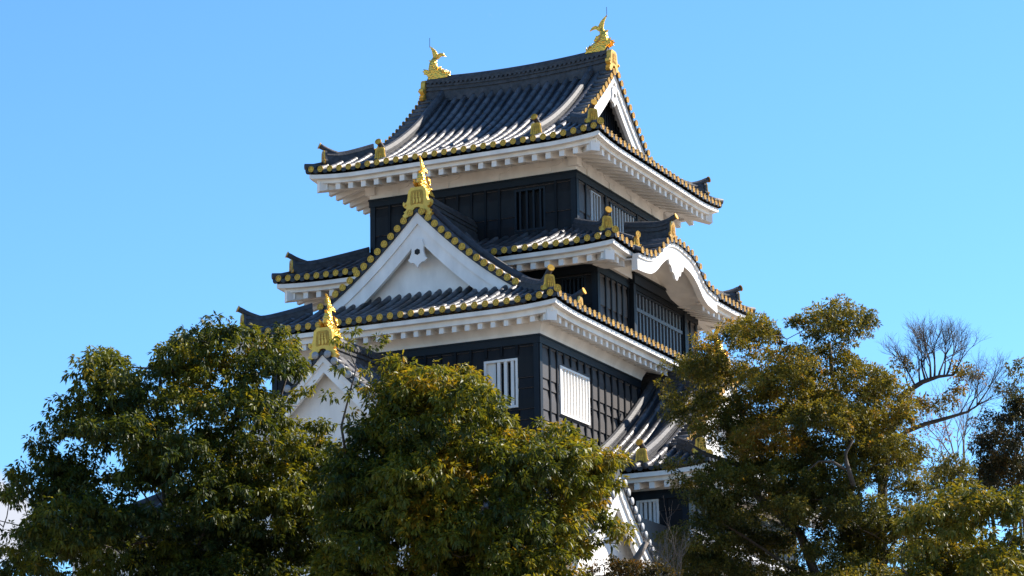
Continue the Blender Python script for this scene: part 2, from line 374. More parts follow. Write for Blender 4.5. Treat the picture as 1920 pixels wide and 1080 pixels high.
def hip_ridge(par, inner, corner, zfun, bird=True, gold=True, up=0.2, h=0.24, plate=0.46, endcap=True):
    """corner ridge from inner (x,y) to near the eave corner (x,y), with its gold end plate facing diagonally out"""
    a = V((inner[0], inner[1], 0)); b = V((corner[0], corner[1], 0)); d = (b-a).normalized(); L = (b-a).length
    pts = []
    for i in range(13):
        t = i/12*(L-0.48); q = a+d*t; z = zfun(q.x, q.y)+0.02
        w = max(0, (t-(L-1.3))/0.9); pts.append(V((q.x, q.y, z+up*w*w)))
    mb = MB(); sweep(mb, pts, ridge_profile(h, 0.135))
    q = b-d*0.28; z = zfun(q.x, q.y)
    mb.smooth = True
    mb.tube([b-d*0.55+UP*(zfun(*(b-d*0.55).xy)+0.06), b-d*0.2+UP*(zfun(*(b-d*0.2).xy)+0.06), b+d*0.07+UP*(zfun(b.x, b.y)+0.09)], 0.09, 10)
    if endcap and gold: CAPS.append((b+d*0.08+UP*(zfun(b.x, b.y)+0.09), d, 0.1, par))
    mb.build('corner_ridge', 'ridge', par)
    e = b-d*0.47
    if gold: ornament(V((e.x, e.y, zfun(e.x, e.y)+0.05)), d, plate, par, bird=bird)
def lift_fn(S, L=0.12, reach=1.8):
    def f(s, d):
        c = min(s, S-s)
        return L*max(0, 1-max(c-d, 0)/reach)**2*max(0, 1-d/2.5)
    return f
def wall_panel(mb, p0, dirv, length, z0, z1, nrm, holes=(), lap=0.28, off=0.032):
    """lapped board wall: saw-tooth section, with rectangular holes (s0,s1,za,zb)"""
    p0, t, n = V(p0), V(dirv), V(nrm)
    ss = sorted({0, length, *[h[0] for h in holes], *[h[1] for h in holes]})
    for a, b in zip(ss[:-1], ss[1:]):
        spans = [(z0, z1)]
        for h in holes:
            if a >= h[0]-1e-6 and b <= h[1]+1e-6:
                ns = []
                for q0, q1 in spans:
                    if h[2] > q0: ns.append((q0, min(q1, h[2])))
                    if h[3] < q1: ns.append((max(q0, h[3]), q1))
                spans = ns
        for q0, q1 in spans:
            zs_ = [q1]; k = math.ceil((z1-q1)/lap+1e-6)
            while z1-k*lap > q0+1e-4: zs_.append(z1-k*lap); k += 1
            zs_.append(q0)
            for zt, zb in zip(zs_[:-1], zs_[1:]):
                ft = lambda z: off*(((z1-z)/lap) % 1.0)
                ot = ft(zt+1e-5 if abs(((z1-zt)/lap) % 1.0) > 1e-4 else zt-1e-5); ob = off*min(1, ((zt-zb)/lap)+ot/off)
                A = [p0+t*a+n*ot+UP*(zt-p0.z), p0+t*b+n*ot+UP*(zt-p0.z), p0+t*b+n*ob+UP*(zb-p0.z), p0+t*a+n*ob+UP*(zb-p0.z)]
                mb.add(A+[p0+t*a+UP*(zb-p0.z), p0+t*b+UP*(zb-p0.z)], [(0, 3, 2, 1), (3, 4, 5, 2)])
def storey(rect, z0, z1, holes, bat=0.46, band=0.23, name='wall'):
    """dark boarded storey: four walls, battens, top band and corner posts"""
    x0, y0, x1, y1 = rect; mb = MB()
    W = dict(S=((x0,y0,z0),(1,0,0),x1-x0,(0,-1,0)), E=((x1,y0,z0),(0,1,0),y1-y0,(1,0,0)), N=((x1,y1,z0),(-1,0,0),x1-x0,(0,1,0)), W=((x0,y1,z0),(0,-1,0),y1-y0,(-1,0,0)))
    for k, (p, t, L, n) in W.items():
        hs = holes.get(k, []); p, t, n = V(p), V(t), V(n)
        mb.mi = 0; wall_panel(mb, p, t, L, z0, z1, n, hs)
        mb.mi = 1; c = max(1, round((L-0.3)/bat))
        for i in range(c+1):
            s = 0.15+(L-0.3)*i/c
            if i in (0, c): continue
            segs = [(z0, z1-band)]
            for h in hs:
                if h[0]-0.05 < s < h[1]+0.05:
                    segs = [q for a, b in segs for q in ((a, min(b, h[2]-0.08)), (max(a, h[3]+0.08), b)) if q[1] > q[0]]
            for a, b in segs: mb.obox(p+t*s+n*0.03+UP*((a+b)/2-z0), t*0.035, n*0.03, UP*((b-a)/2))
        mb.mi = 2
        mb.obox(p+t*(L/2)+n*0.045+UP*(z1-band/2-z0), t*(L/2+0.07), n*0.03, UP*(band/2))
        mb.obox(p+t*(L/2)+n*0.06+UP*(z1-0.02-z0), t*(L/2+0.09), n*0.035, UP*0.025)
        for s in (0.045, L-0.045): mb.obox(p+t*s+n*0.028+UP*((z1-band-z0)/2), t*0.075, n*0.03, UP*((z1-band-z0)/2))
    return mb.build(name, ['board', 'batten', 'trim'], keep)
def window(p, t, n, w, z0, z1, nb, frame='plaster', bars='plaster', barw=0.07, fw=0.06, depth=0.16, back='dark', shutter=None, rail=False, side_posts=0.0, proud=0.05, bard=0.05):
    """barred window in a wall opening: p = bottom-left corner on the wall face"""
    p, t, n = V(p), V(t), V(n); h = z1-z0; mb = MB(); c = p+t*(w/2)
    for s in (fw/2, w-fw/2): mb.obox(p+t*s+UP*(h/2)+n*(proud-depth)/2, t*(fw/2), n*((depth+proud)/2), UP*(h/2))
    for z in (fw/2, h-fw/2): mb.obox(c+UP*z+n*(proud-depth)/2, t*(w/2-fw-0.001), n*((depth+proud)/2), UP*(fw/2))
    mb.mi = 1
    A = [p+t*fw-n*depth*0.98, p+t*(w-fw)-n*depth*0.98, p+t*(w-fw)-n*depth*0.98+UP*h, p+t*fw-n*depth*0.98+UP*h]
    mb.add(A, [(0, 1, 2, 3)])
    if shutter:
        mb.mi = 2; a, b, dn = shutter
        mb.obox(p+t*((a+b)/2)+UP*(h/2)-n*dn, t*((b-a)/2), n*0.02, UP*(h/2-fw-0.002))
    if rail: mb.mi = 3; mb.obox(c+UP*(h*rail)+n*(proud-0.03), t*(w/2-fw-0.002), n*0.035, UP*0.05)
    o = mb.build('window', [frame, back, 'plaster', bars], keep)
    x0, x1 = nb[1] if isinstance(nb, tuple) else (fw, w-fw); k = nb[0] if isinstance(nb, tuple) else nb
    gap = (x1-x0)/k
    bm_ = None
    for i in range(k):
        s = x0+gap*(i+0.5)
        if bm_ is None:
            m = MB(); m.obox(p+t*s+UP*(h/2)+n*(proud-bard-0.01), t*(barw/2), n*(bard*0.8), UP*(h/2-fw-0.001)); bm_ = m.build('window_bar', bars, o)
        else:
            c_ = bm_.copy(); COL.objects.link(c_); c_.parent = o; c_.location = bm_.location+t*(gap*i)
    return o
def shachi(p, inward, h, rod=True):
    """gold tiger-fish: head down on the ridge facing inward, tail in the air"""
    p, a = V(p), V(inward).normalized(); b = UP.cross(a); s = h
    P = lambda x, z, y=0.0: p+a*(x*s)+UP*(z*s)+b*(y*s)
    mb = MB(); mb.smooth = True
    path = [(.44,.03,.035,.05),(.36,.07,.075,.08),(.24,.12,.105,.12),(.10,.17,.135,.16),(-.03,.25,.15,.165),(-.09,.36,.13,.14),(-.09,.47,.105,.115),(-.06,.57,.08,.09),(-.03,.65,.055,.06)]
    rings = []
    for i, (x, z, ry, rz) in enumerate(path):
        x0, z0 = path[max(i-1, 0)][:2]; x1, z1 = path[min(i+1, len(path)-1)][:2]
        l = math.hypot(x1-x0, z1-z0); nx, nz = -(z1-z0)/l, (x1-x0)/l
        rings.append([P(x+nx*rz*math.sin(w), z+nz*rz*math.sin(w), ry*math.cos(w)) for w in [k*2*math.pi/14 for k in range(14)]])
    mb.loft(rings)
    mb.smooth = False
    def fin(ol, y, th=0.03, yaw=0.0):
        ca, sa = math.cos(yaw), math.sin(yaw)
        q = len(ol); A = [P(x, z, y+th/2) for x, z in ol]; B = [P(x, z, y-th/2) for x, z in ol]
        mb.add(A+B, [tuple(range(q)), tuple(range(2*q-1, q-1, -1))]+[(i, q+i, q+(i+1) % q, (i+1) % q) for i in range(q)])
    # tail: tall outer fluke and the drooping inner fluke
    fin([(-.08,.62),(-.09,.72),(-.11,.84),(-.16,.96),(-.20,1.02),(-.10,.95),(-.01,.86),(.05,.76),(.05,.66),(.0,.60)], 0.0, 0.05)
    fin([(-.02,.63),(.04,.73),(.13,.77),(.22,.74),(.30,.64),(.21,.67),(.13,.67),(.05,.60)], 0.02, 0.045)
    # rear fin, side fins, back spines, brow and jaw
    for y in (-.10, .10):
        fin([(-.10,.20),(-.20,.30),(-.34,.34),(-.31,.29),(-.37,.27),(-.31,.23),(-.33,.19),(-.18,.13)], y, 0.035)
        fin([(.08,.24),(.0,.36),(-.06,.46),(.03,.42),(.06,.44),(.10,.35),(.14,.30)], y*1.55, 0.03)
        mb.smooth = True; mb.tube([P(.20,.17,y*0.8), P(.28,.19,y*0.95), P(.34,.14,y*0.7)], [0.02*s, 0.035*s, 0.015*s], 8); mb.smooth = False
    fin([(-.14,.50),(-.22,.60),(-.12,.58),(-.09,.64),(-.04,.56)], 0.0, 0.07)
    for i in range(7):
        t = i/6; x = .40-.32*t; z = .13+.15*t
        fin([(x-.03, z), (x+.035, z+.075), (x+.035, z-.01)], 0.0, 0.03)
    fin([(-.17,.0),(-.19,.14),(-.12,.20),(.30,.10),(.42,.0)], 0.0, 0.26)
    o = mb.build('shachihoko', 'goldscale', keep)
    if rod:
        m = MB(); m.tube([P(-.19, .97), P(-.19, 1.25)], 0.009, 6); m.build('lightning_rod', 'wire', o)
    return o
# scaled gold with a fish-scale relief
gs = mat('gold_scales', (0.88, 0.50, 0.08), 0.3, metal=0.8)
_n, _l = gs.node_tree.nodes, gs.node_tree.links
vo = _n.new('ShaderNodeTexVoronoi'); vo.inputs['Scale'].default_value = 20
tcn = _n.new('ShaderNodeTexCoord'); _l.new(tcn.outputs['Object'], vo.inputs['Vector'])
bpn = _n.new('ShaderNodeBump'); bpn.inputs['Strength'].default_value = 0.9; bpn.inputs['Distance'].default_value = 0.026
_l.new(vo.outputs['Distance'], bpn.inputs['Height']); _l.new(bpn.outputs[0], _n['Principled BSDF'].inputs['Normal'])
M['goldscale'] = gs
def roof_obj(loc): return None
def start_roof(mt, mp):
    """tile surface object of a roof; pan tiles go in as its second material"""
    b = len(mt.v); mt.v.extend(mp.v); mt.f.extend(tuple(i+b for i in f) for f in mp.f); mt.m.extend([1]*len(mp.f)); mt.sm.extend([False]*len(mp.f))
    return mt.build('roof', ['tile', 'tiled'], keep)
def smoothmb():
    m = MB(); m.smooth = True; return m
# ---- top roof (A): ridge along x
xA0, yA0, xA1, yA1 = -7.92, -1.42, 1.40, 7.84
HW = (yA1-yA0)/2; zA = 23.47; aA, bA = 0.42, 0.064
fA = lambda d: aA*d+bA*d*d
gA = 1.42                       # verge inset from the gable-side eave
mt, mp = smoothmb(), MB(); caps = []
Lx, Ly = xA1-xA0, yA1-yA0
lx, ly = lift_fn(Lx), lift_fn(Ly)
def deA(s):
    q = min(s, Lx-s)
    return min(q, gA+0.1) if q < gA+0.47 else HW
def deA_end(s): return min(min(s, Ly-s), gA+0.6)
tile_face(mt, mp, caps, (xA0,yA0,0), (1,0,0), (0,1,0), Lx, lambda s, d: zA+fA(d)+lx(s, d), deA)
tile_face(mt, mp, caps, (xA1,yA0,0), (0,1,0), (-1,0,0), Ly, lambda s, d: zA+fA(d)+ly(s, d), deA_end)
tile_face(mt, mp, caps, (xA1,yA1,0), (-1,0,0), (0,-1,0), Lx, lambda s, d: zA+fA(d)+lx(s, d), deA)
tile_face(mt, mp, caps, (xA0,yA1,0), (0,-1,0), (1,0,0), Ly, lambda s, d: zA+fA(d)+ly(s, d), deA_end)
roofA = start_roof(mt, mp); CAPS += [(*c, roofA) for c in caps]
def zAf(x, y):
    d = min(x-xA0, xA1-x, y-yA0, yA1-y); c = max(d, 0)
    sx, sy = min(x-xA0, xA1-x), min(y-yA0, yA1-y)
    return zA+fA(c)+lift_fn(100)(max(sx, sy) if False else max(sx, sy), c)
def edgeA(side, s): return zA+(lx if side in 'SN' else ly)(s, 0)
eaves(roofA, (xA0,yA0,xA1,yA1), edgeA, (-6.53,0,0,6.42))
for ex, ix in ((xA1, -1), (xA0, 1)):
    for ey, iy in ((yA0, 1), (yA1, -1)):
        hip_ridge(roofA, (ex+ix*1.42, ey+iy*1.42), (ex, ey), zAf, endcap=ix < 0 and iy > 0)
for n_, xx in ((1, xA1-gA), (-1, xA0+gA)):
    gable(roofA, (xx, CY, 0), (n_,0,0), lambda h: zA+fA(HW-h), 0, HW-gA-0.05, w_barge=0.6, wall_in=0.55, wallmat='dark', lattice=True, zwall=24.3, oni=0.72, kud=0.62, kend=HW-0.52)
md = MB(); zr = zA+fA(HW)
sweep(md, [(xA0+gA+0.22+(Lx-2*gA-0.44)*i/16, CY, zr-0.06+0.14*(2*i/16-1)**2) for i in range(17)], ridge_profile(0.62, 0.2, 0.09), side=(0,1,0))
ridge_band(md, [(xA0+gA+0.3+(Lx-2*gA-0.6)*i/16, CY, zr-0.06+0.14*(2*i/16-1)**2) for i in range(17)], (0,1,0), 0.185, 0.40)
md.build('main_ridge', 'ridge', roofA)
shachi((xA1-gA-0.47, CY, zr+0.62), (-1,0,0), 1.13); shachi((xA0+gA+0.47, CY, zr+0.62), (1,0,0), 1.13)
# ---- top storey walls
hA = dict(S=[(-1.9+6.53, -0.93+6.53, 21.25, 22.5)], E=[(0.98, 1.68, 21.2, 22.5), (2.36, 4.30, 21.2, 22.5), (4.72, 5.62, 21.2, 22.5)])
storey((-6.53, 0, 0, 6.42), 20.3, 22.83, hA)
window((-1.9,0,21.25), (1,0,0), (0,-1,0), 0.97, 21.25, 22.5, 4, frame='trim', bars='trim', barw=0.06, back='dark', proud=0.03)
window((0,0.98,21.2), (0,1,0), (1,0,0), 0.70, 21.2, 22.5, (3, (0.05,0.58)), frame='bar', bars='bar', barw=0.06, fw=0.045)
window((0,2.36,21.2), (0,1,0), (1,0,0), 1.94, 21.2, 22.5, 9, frame='trim', bars='bar', barw=0.06, fw=0.045)
window((0,4.72,21.2), (0,1,0), (1,0,0), 0.90, 21.2, 22.5, 4, frame='trim', bars='bar', barw=0.06, fw=0.045)
def frieze(rect, z0, z1, out=0.03, flare=None, brackets=False):
    x0, y0, x1, y1 = rect; mb = MB()
    pr = flare or [(out, 0.0), (out, z1-z0)]
    rings = []
    for o, dz in pr: rings.append([V((x0-o,y0-o,z0+dz)), V((x1+o,y0-o,z0+dz)), V((x1+o,y1+o,z0+dz)), V((x0-o,y1+o,z0+dz))])
    rings = [[V((x0,y0,z0)), V((x1,y0,z0)), V((x1,y1,z0)), V((x0,y1,z0))]]+rings
    mb.loft(rings, True, False)
    if brackets:
        ol = [(-.5,.34),(-.5,.2),(-.36,.1),(-.1,.06),(-.1,-.1),(.1,-.1),(.1,.06),(.36,.1),(.5,.2),(.5,.34)]
        for (p, t, n, L) in (((x0,y0),(1,0,0),(0,-1,0),x1-x0), ((x1,y0),(0,1,0),(1,0,0),y1-y0)):
            c = 4
            for i in range(c):
                q = V((p[0], p[1], z0+0.14))+V(t)*(L*(i+0.5)/c)+V(n)*out
                mb.plate(ol, q, UP.cross(V(n)), UP, n, 0.03)
        for (ax, ay) in ((x1, y0), (x0, y0)): mb.box((ax-0.1-out, ay-0.1-out, z0+0.12), (ax+0.1+out, ay+0.1+out, z1))
    return mb.build('frieze', 'plaster', keep)
frieze((-6.53,0,0,6.42), 22.832, 23.5, out=0.05, brackets=True)
# ---- second roof (B): hipped skirt with an undulating gable on the right face
xB0, yB0, xB1, yB1 = -8.58, -2.12, 2.06, 8.54
zB = 20.14; fB = lambda d: 0.40*d+0.03*d*d
Bx, By = xB1-xB0, yB1-yB0; lbx, lby = lift_fn(Bx, 0.08), lift_fn(By, 0.08)
KY = [(-1.31,20.05),(-0.9,20.06),(-0.65,20.07),(-0.33,20.09),(-0.06,20.12),(0.17,20.17),(0.45,20.29),(0.7,20.45),(0.94,20.63),(1.25,20.81),(1.55,20.92),(1.85,20.96),(2.1,20.965),(2.37,20.95),(2.66,20.91),(3.05,20.86),(3.36,20.76),(3.65,20.61),(3.85,20.46),(4.08,20.29),(4.4,20.17),(4.8,20.12),(5.14,20.08),(5.6,20.06)]
ky_, kz_ = [a for a, b in KY], [b for a, b in KY]
def kz(y): return float(np.interp(y, ky_, kz_))-0.045
def zBe(s, d):
    y = yB0+s; z = zB+fB(max(d, 0))+lby(s, max(d, 0))
    if -0.85 < y < 5.2: z = max(z, kz(y)) if d > -0.01 else kz(y)
    return z
mt, mp = smoothmb(), MB(); caps = []
tile_face(mt, mp, caps, (xB0,yB0,0), (1,0,0), (0,1,0), Bx, lambda s, d: zB+fB(d)+lbx(s, d), lambda s: min(min(s, Bx-s), 2.12))
tile_face(mt, mp, caps, (xB1,yB0,0), (0,1,0), (-1,0,0), By, zBe, lambda s: min(min(s, By-s), 2.06), dst=lambda s: -0.2 if -0.85 < yB0+s < 5.2 else 0.0)
tile_face(mt, mp, caps, (xB1,yB1,0), (-1,0,0), (0,-1,0), Bx, lambda s, d: zB+fB(d)+lbx(s, d), lambda s: min(min(s, Bx-s), 2.12))
tile_face(mt, mp, caps, (xB0,yB1,0), (0,-1,0), (1,0,0), By, lambda s, d: zB+fB(d)+lby(s, d), lambda s: min(min(s, By-s), 2.05))
roofB = start_roof(mt, mp)
CAPS += [(*c, roofB) for c in caps if not (abs(c[1].y+1) < .01 and abs(c[0].x-CX) < 1.5)]
def edgeB(side, s): return zB+(lbx if side in 'SN' else lby)(s, 0)
eaves(roofB, (xB0,yB0,xB1,yB1), edgeB, (-7.33,-0.5,0.8,6.92), gap=('E', 1.75, 6.95))
def zBf(x, y):
    sx, sy = min(x-xB0, xB1-x), min(y-yB0, yB1-y); d = max(min(sx, sy), 0)
    return zB+fB(d)+lift_fn(100, 0.08)(max(sx, sy), d)
for ex, ix in ((xB1, -1), (xB0, 1)):
    for ey, iy in ((yB0, 1), (yB1, -1)):
        hip_ridge(roofB, (ex+ix*2.0, ey+iy*2.0), (ex, ey), zBf, endcap=ix < 0 and iy > 0)
# the undulating gable: barge boards, ridge, end plates, tympanum, pendant
mk = MB()
ys = [-0.85+6.0*i/48 for i in range(49)]
def kband(x0, x1, za, zb):
    mk.loft([[V((x1, y, kz(y)-za)), V((x1, y, kz(y)-zb)), V((x0, y, kz(y)-zb)), V((x0, y, kz(y)-za))] for y in ys], True, True)
kband(2.05, 2.24, 0.075, 0.185); kband(2.02, 2.20, 0.187, 0.54); kband(0.85, 2.018, 0.20, 0.24)
mk.build('bargeboard', 'plaster', roofB)
mk = MB()
A = [V((0.98, y, kz(y)-0.22)) for y in ys]; Bp = [V((0.98, y, 19.9)) for y in ys]
mk.add(A+Bp, [(i, 49+i, 50+i, i+1) for i in range(48)])
mk.build('gable_wall', 'plaster', roofB)
mk = MB(); ol = [(0,.34),(.28,.38),(.60,.30),(.72,.12),(.58,.06),(.50,-.09),(.38,-.11),(.31,-.26),(.16,-.30),(.09,-.42),(0,-.46)]
mk.plate(mirror(ol), (2.14, 1.98, 20.24), (0,1,0), (0,0,1), (1,0,0), 0.07); mk.build('gable_pendant', 'plaster', roofB)
mk = MB()
sweep(mk, [(2.12-1.35*i/8, 1.75, 20.98+0.16*i/8+0.10*max(0, 1-i/3)**2) for i in range(9)], ridge_profile(0.44, 0.15), side=(0,1,0)); mk.build('gable_ridge', 'ridge', roofB)
ornament((2.24, 1.75, 20.96), (1,0,0), 0.52, roofB)
mk = MB(); sweep(mk, [(0.9+1.1*i/6, -0.62, zB+fB(2.06-0.9-1.1*i/6)+0.04) for i in range(7)], ridge_profile(0.2, 0.11), side=(0,1,0)); mk.build('descending_ridge', 'ridge', roofB)
ornament((2.1, -0.62, 20.2), (1,-0.35,0), 0.30, roofB, bird=False)
CAPS.append((V((2.14,-0.64,20.53)), V((1,-0.35,0)).normalized(), 0.095, roofB))
# ---- second storey walls
storey((-7.33,-0.5,0.8,6.92), 17.4, 19.89, dict(S=[(-0.25+7.33, 0.5+7.33, 18.9, 19.6)], E=[(1.9+0.5, 5.6+0.5, 18.45, 19.66)]), bat=0.40)
frieze((-7.33,-0.5,0.8,6.92), 19.892, 20.3, flare=[(0.05, 0.0), (0.06, 0.05), (0.10, 0.3)])
window((-0.25,-0.5,18.9), (1,0,0), (0,-1,0), 0.75, 18.9, 19.6, 5, frame='trim', bars='trim', barw=0.06, proud=0.03)
window((0.8,1.9,18.3), (0,1,0), (1,0,0), 3.7, 18.3, 19.66, 14, frame='trim', bars='slate', barw=0.085, fw=0.07, back='glass', rail=0.60, proud=0.13, depth=0.10)
mk = MB()
mk.box((0.80,1.72,18.2), (0.99,1.90,19.80)); mk.box((0.80,5.60,18.2), (0.99,5.80,19.80)); mk.box((0.802,1.66,19.802), (1.05,5.86,20.06)); mk.box((0.8,1.62,20.062), (1.09,5.90,20.12))
mk.mi = 1; mk.box((0.803,1.905,19.662), (0.97,5.595,19.798))
mk.build('window_surround', ['trim', 'batten'], keep)
# ---- third roof (C): big front gable
xC0, xC1, yC0, yC1 = -8.27, 1.75, -5.30, 7.9
zC = 17.83; HC = 5.01; fC = lambda d: 0.3227*d+0.0739*d*d; gC = 1.80
CLx, CLy = xC1-xC0, yC1-yC0; lcx, lcy = lift_fn(CLx, 0.10), lift_fn(CLy, 0.10)
def deC(q, y):   # q distance from the front eave along the side slopes
    if q < gC+0.47: return min(q, gC+0.1)
    if y < -0.48: return HC
    if y > yC1-1: return min(yC1-y, 0.95)
    return 0.97
mt, mp = smoothmb(), MB(); caps = []
tile_face(mt, mp, caps, (xC0,yC0,0), (1,0,0), (0,1,0), CLx, lambda s, d: zC+fC(d)+lcx(s, d), lambda s: min(min(s, CLx-s), gC+0.6))
tile_face(mt, mp, caps, (xC1,yC0,0), (0,1,0), (-1,0,0), CLy, lambda s, d: zC+fC(d)+lcy(s, d), lambda s: deC(s, yC0+s))
tile_face(mt, mp, caps, (xC1,yC1,0), (-1,0,0), (0,-1,0), CLx, lambda s, d: zC+fC(d)+lcx(s, d), lambda s: min(min(s, CLx-s), 0.97))
tile_face(mt, mp, caps, (xC0,yC1,0), (0,-1,0), (1,0,0), CLy, lambda s, d: zC+fC(d)+lcy(s, d), lambda s: deC(CLy-s, yC1-s))
roofC = start_roof(mt, mp); CAPS += [(*c, roofC) for c in caps]
def edgeC(side, s): return zC+(lcx if side in 'SN' else lcy)(s, 0)
eaves(roofC, (xC0,yC0,xC1,yC1), edgeC, (-7.27,-4.3,0.75,6.9), rp=0.385, rw=0.13, zs=(0.135,0.255,0.40,0.56))
def zCf(x, y):
    sx, sy = min(x-xC0, xC1-x), min(y-yC0, yC1-y); d = max(min(sx, sy), 0)
    return zC+fC(d)+lift_fn(100, 0.10)(max(sx, sy), d)
for ex, ix in ((xC1, -1), (xC0, 1)):
    hip_ridge(roofC, (ex+ix*1.75, yC0+1.75), (ex, yC0), zCf, endcap=ix < 0)
    hip_ridge(roofC, (ex+ix*0.9, yC1-0.9), (ex, yC1), zCf)
gable(roofC, (CX, yC0+gC, 0), (0,-1,0), lambda h: zC+fC(HC-h), 0, HC-gC-0.1, w_barge=0.78, wall_in=0.45, zwall=18.3, oni=0.88, kud=0.62, kend=HC-0.5)
md = MB(); zr = zC+fC(HC)
sweep(md, [(CX, yC0+gC+0.12+(3.4)*i/10, zr-0.05+0.05*(1-i/10)**2) for i in range(11)], ridge_profile(0.52, 0.18, 0.09), side=(1,0,0))
md.build('main_ridge', 'ridge', roofC)
shachi((CX, yC0+gC+0.42, zr+0.50), (0,1,0), 1.05, rod=False)
# ---- third storey walls
hC = dict(S=[(-0.82+7.27, 0.16+7.27, 15.22, 16.54)], E=[(-3.07+4.3, -1.17+4.3, 15.2, 16.52)])
storey((-7.27,-4.3,0.75,2.4), 12.0, 17.12, hC)
storey((-7.2,2.45,0.35,6.9), 12.0, 17.3, {})
frieze((-7.27,-4.3,0.75,2.4), 17.122, 17.62, flare=[(0.09, 0.0), (0.11, 0.08), (0.2, 0.26), (0.36, 0.42), (0.60, 0.50)])
window((-0.82,-4.3,15.22), (1,0,0), (0,-1,0), 0.98, 15.22, 16.54, (3, (0.32, 0.92)), barw=0.085, shutter=(0.06, 0.30, 0.06), proud=0.06)
window((0.75,-3.07,15.2), (0,1,0), (1,0,0), 1.90, 15.2, 16.52, 9, barw=0.085, shutter=(0.06, 1.84, 0.12), proud=0.07)
# ---- lower roofs (D): left front gable, right wing and its front gable
def simple_gable_roof(O, n, L, Hh, a, b, zridge, gold_oni=True, w_barge=0.6, kud=True, wallz=12.0, capgold=False, oni=0.85, fishy=True, eave_t=0.0):
    """plain gabled roof: ridge runs from O (verge plane) inward along -n for L"""
    O, n = V(O), V(n); u = UP.cross(n); ze = zridge-(a*Hh+b*Hh*Hh); f = lambda d: a*d+b*d*d
    mt, mp = smoothmb(), MB(); caps = []
    for sg in (1, -1):
        o = O+u*(sg*Hh)-n*(L if sg == 1 else 0)
        tile_face(mt, mp, caps, (o.x, o.y, 0), n*sg, -u*sg, L, lambda s, d: ze+f(d), (lambda s: Hh if (s < L-0.47 if True else 0) else 0.3) if sg == 1 else (lambda s: Hh if s > 0.47 else 0.3))
    for c in caps: mt.tube([c[0], c[0]+c[1]*0.03], c[2], 12)
    ro = start_roof(mt, mp)
    gable(ro, O, n, lambda h: ze+f(Hh-h), 0, Hh-0.15, w_barge=w_barge, wall_in=0.5, gold=False, zwall=wallz, oni=oni, kudari=kud, kend=Hh-0.5, gegyo=False)
    md = MB(); sweep(md, [tuple(O-n*(0.12+(L-0.12)*i/8)+UP*(zridge-0.05-O.z)) for i in range(9)], ridge_profile(0.5, 0.17, 0.09), side=u); ridge_band(md, [tuple(O-n*(0.2+(L-0.3)*i/4)+UP*(zridge-0.05-O.z)) for i in range(5)], u, 0.155, 0.33); md.build('main_ridge', 'ridge', ro)
    if fishy: shachi(O-n*0.42+UP*(zridge+0.48-O.z), -n, 1.05, rod=False)
    return ro, ze
roofD, zD = simple_gable_roof((-3.62,-8.1,0), (0,-1,0), 3.8, 3.6, 0.60, 0.06, 16.42, w_barge=0.45, kud=False, wallz=9.0)
mw = MB(); mw.box((-6.6,-7.55,9.0), (-0.65,-4.35,zD+0.35)); mw.build('lower_wall', 'plaster', keep)
# right wing: hip-and-gable roof, ridge along x at y = CY
xD1, yD0, yD1 = 4.55, -2.05, 8.47; HD = CY-yD0; zDr = 13.76; fD = lambda d: 0.40*d+0.043*d*d; gD = 1.3; xDw = 0.37
SL = xD1-xDw; SLy = yD1-yD0; ldx = lambda s, d: 0.10*max(0, 1-max(SL-s-d, 0)/1.6)**2*max(0, 1-d/2.5)
ldy = lift_fn(SLy, 0.10, 1.6)
mt, mp = smoothmb(), MB(); caps = []
tile_face(mt, mp, caps, (xDw,yD0,0), (1,0,0), (0,1,0), SL, lambda s, d: zDr+fD(d)+ldx(s, d), lambda s: min(SL-s, gD+0.1) if SL-s < gD+0.47 else HD)
tile_face(mt, mp, caps, (xD1,yD0,0), (0,1,0), (-1,0,0), SLy, lambda s, d: zDr+fD(d)+ldy(s, d), lambda s: min(s, SLy-s, gD+0.6))
tile_face(mt, mp, caps, (xD1,yD1,0), (-1,0,0), (0,-1,0), SL, lambda s, d: zDr+fD(d)+ldx(SL-s, d), lambda s: min(s, gD+0.1) if s < gD+0.47 else HD)
for c in caps: mt.tube([c[0], c[0]+c[1]*0.03], c[2], 12)
roofW = start_roof(mt, mp)
def zDf(x, y):
    sx, sy = xD1-x, min(y-yD0, yD1-y); d = max(min(sx, sy), 0)
    return zDr+fD(d)+0.10*max(0, 1-max(max(sx, sy)-d, 0)/1.6)**2*max(0, 1-d/2.5)
eaves(roofW, (xDw-4, yD0, xD1, yD1), lambda side, s: zDr+(ldx(s-4, 0) if side == 'S' else ldy(s, 0) if side == 'E' else ldx(SL-s, 0)), (xDw-3,-1.0,3.5,7.4), sides='SE')
for ey, iy in ((yD0, 1), (yD1, -1)): hip_ridge(roofW, (xD1-1.3, ey+iy*1.3), (xD1, ey), zDf)
gable(roofW, (xD1-gD, CY, 0), (1,0,0), lambda h: zDr+fD(HD-h), 0, HD-gD-0.1, w_barge=0.6, wall_in=0.5, zwall=14.2, oni=0.85, kud=0.64, kend=HD-0.45, gold=True)
md = MB(); zr = zDr+fD(HD); sweep(md, [(xDw+(xD1-gD-0.12-xDw)*i/8, CY, zr-0.05) for i in range(9)], ridge_profile(0.5, 0.18, 0.09), side=(0,1,0)); md.build('main_ridge', 'ridge', roofW)
shachi((xD1-gD-0.42, CY, zr+0.48), (-1,0,0), 1.1, rod=False)
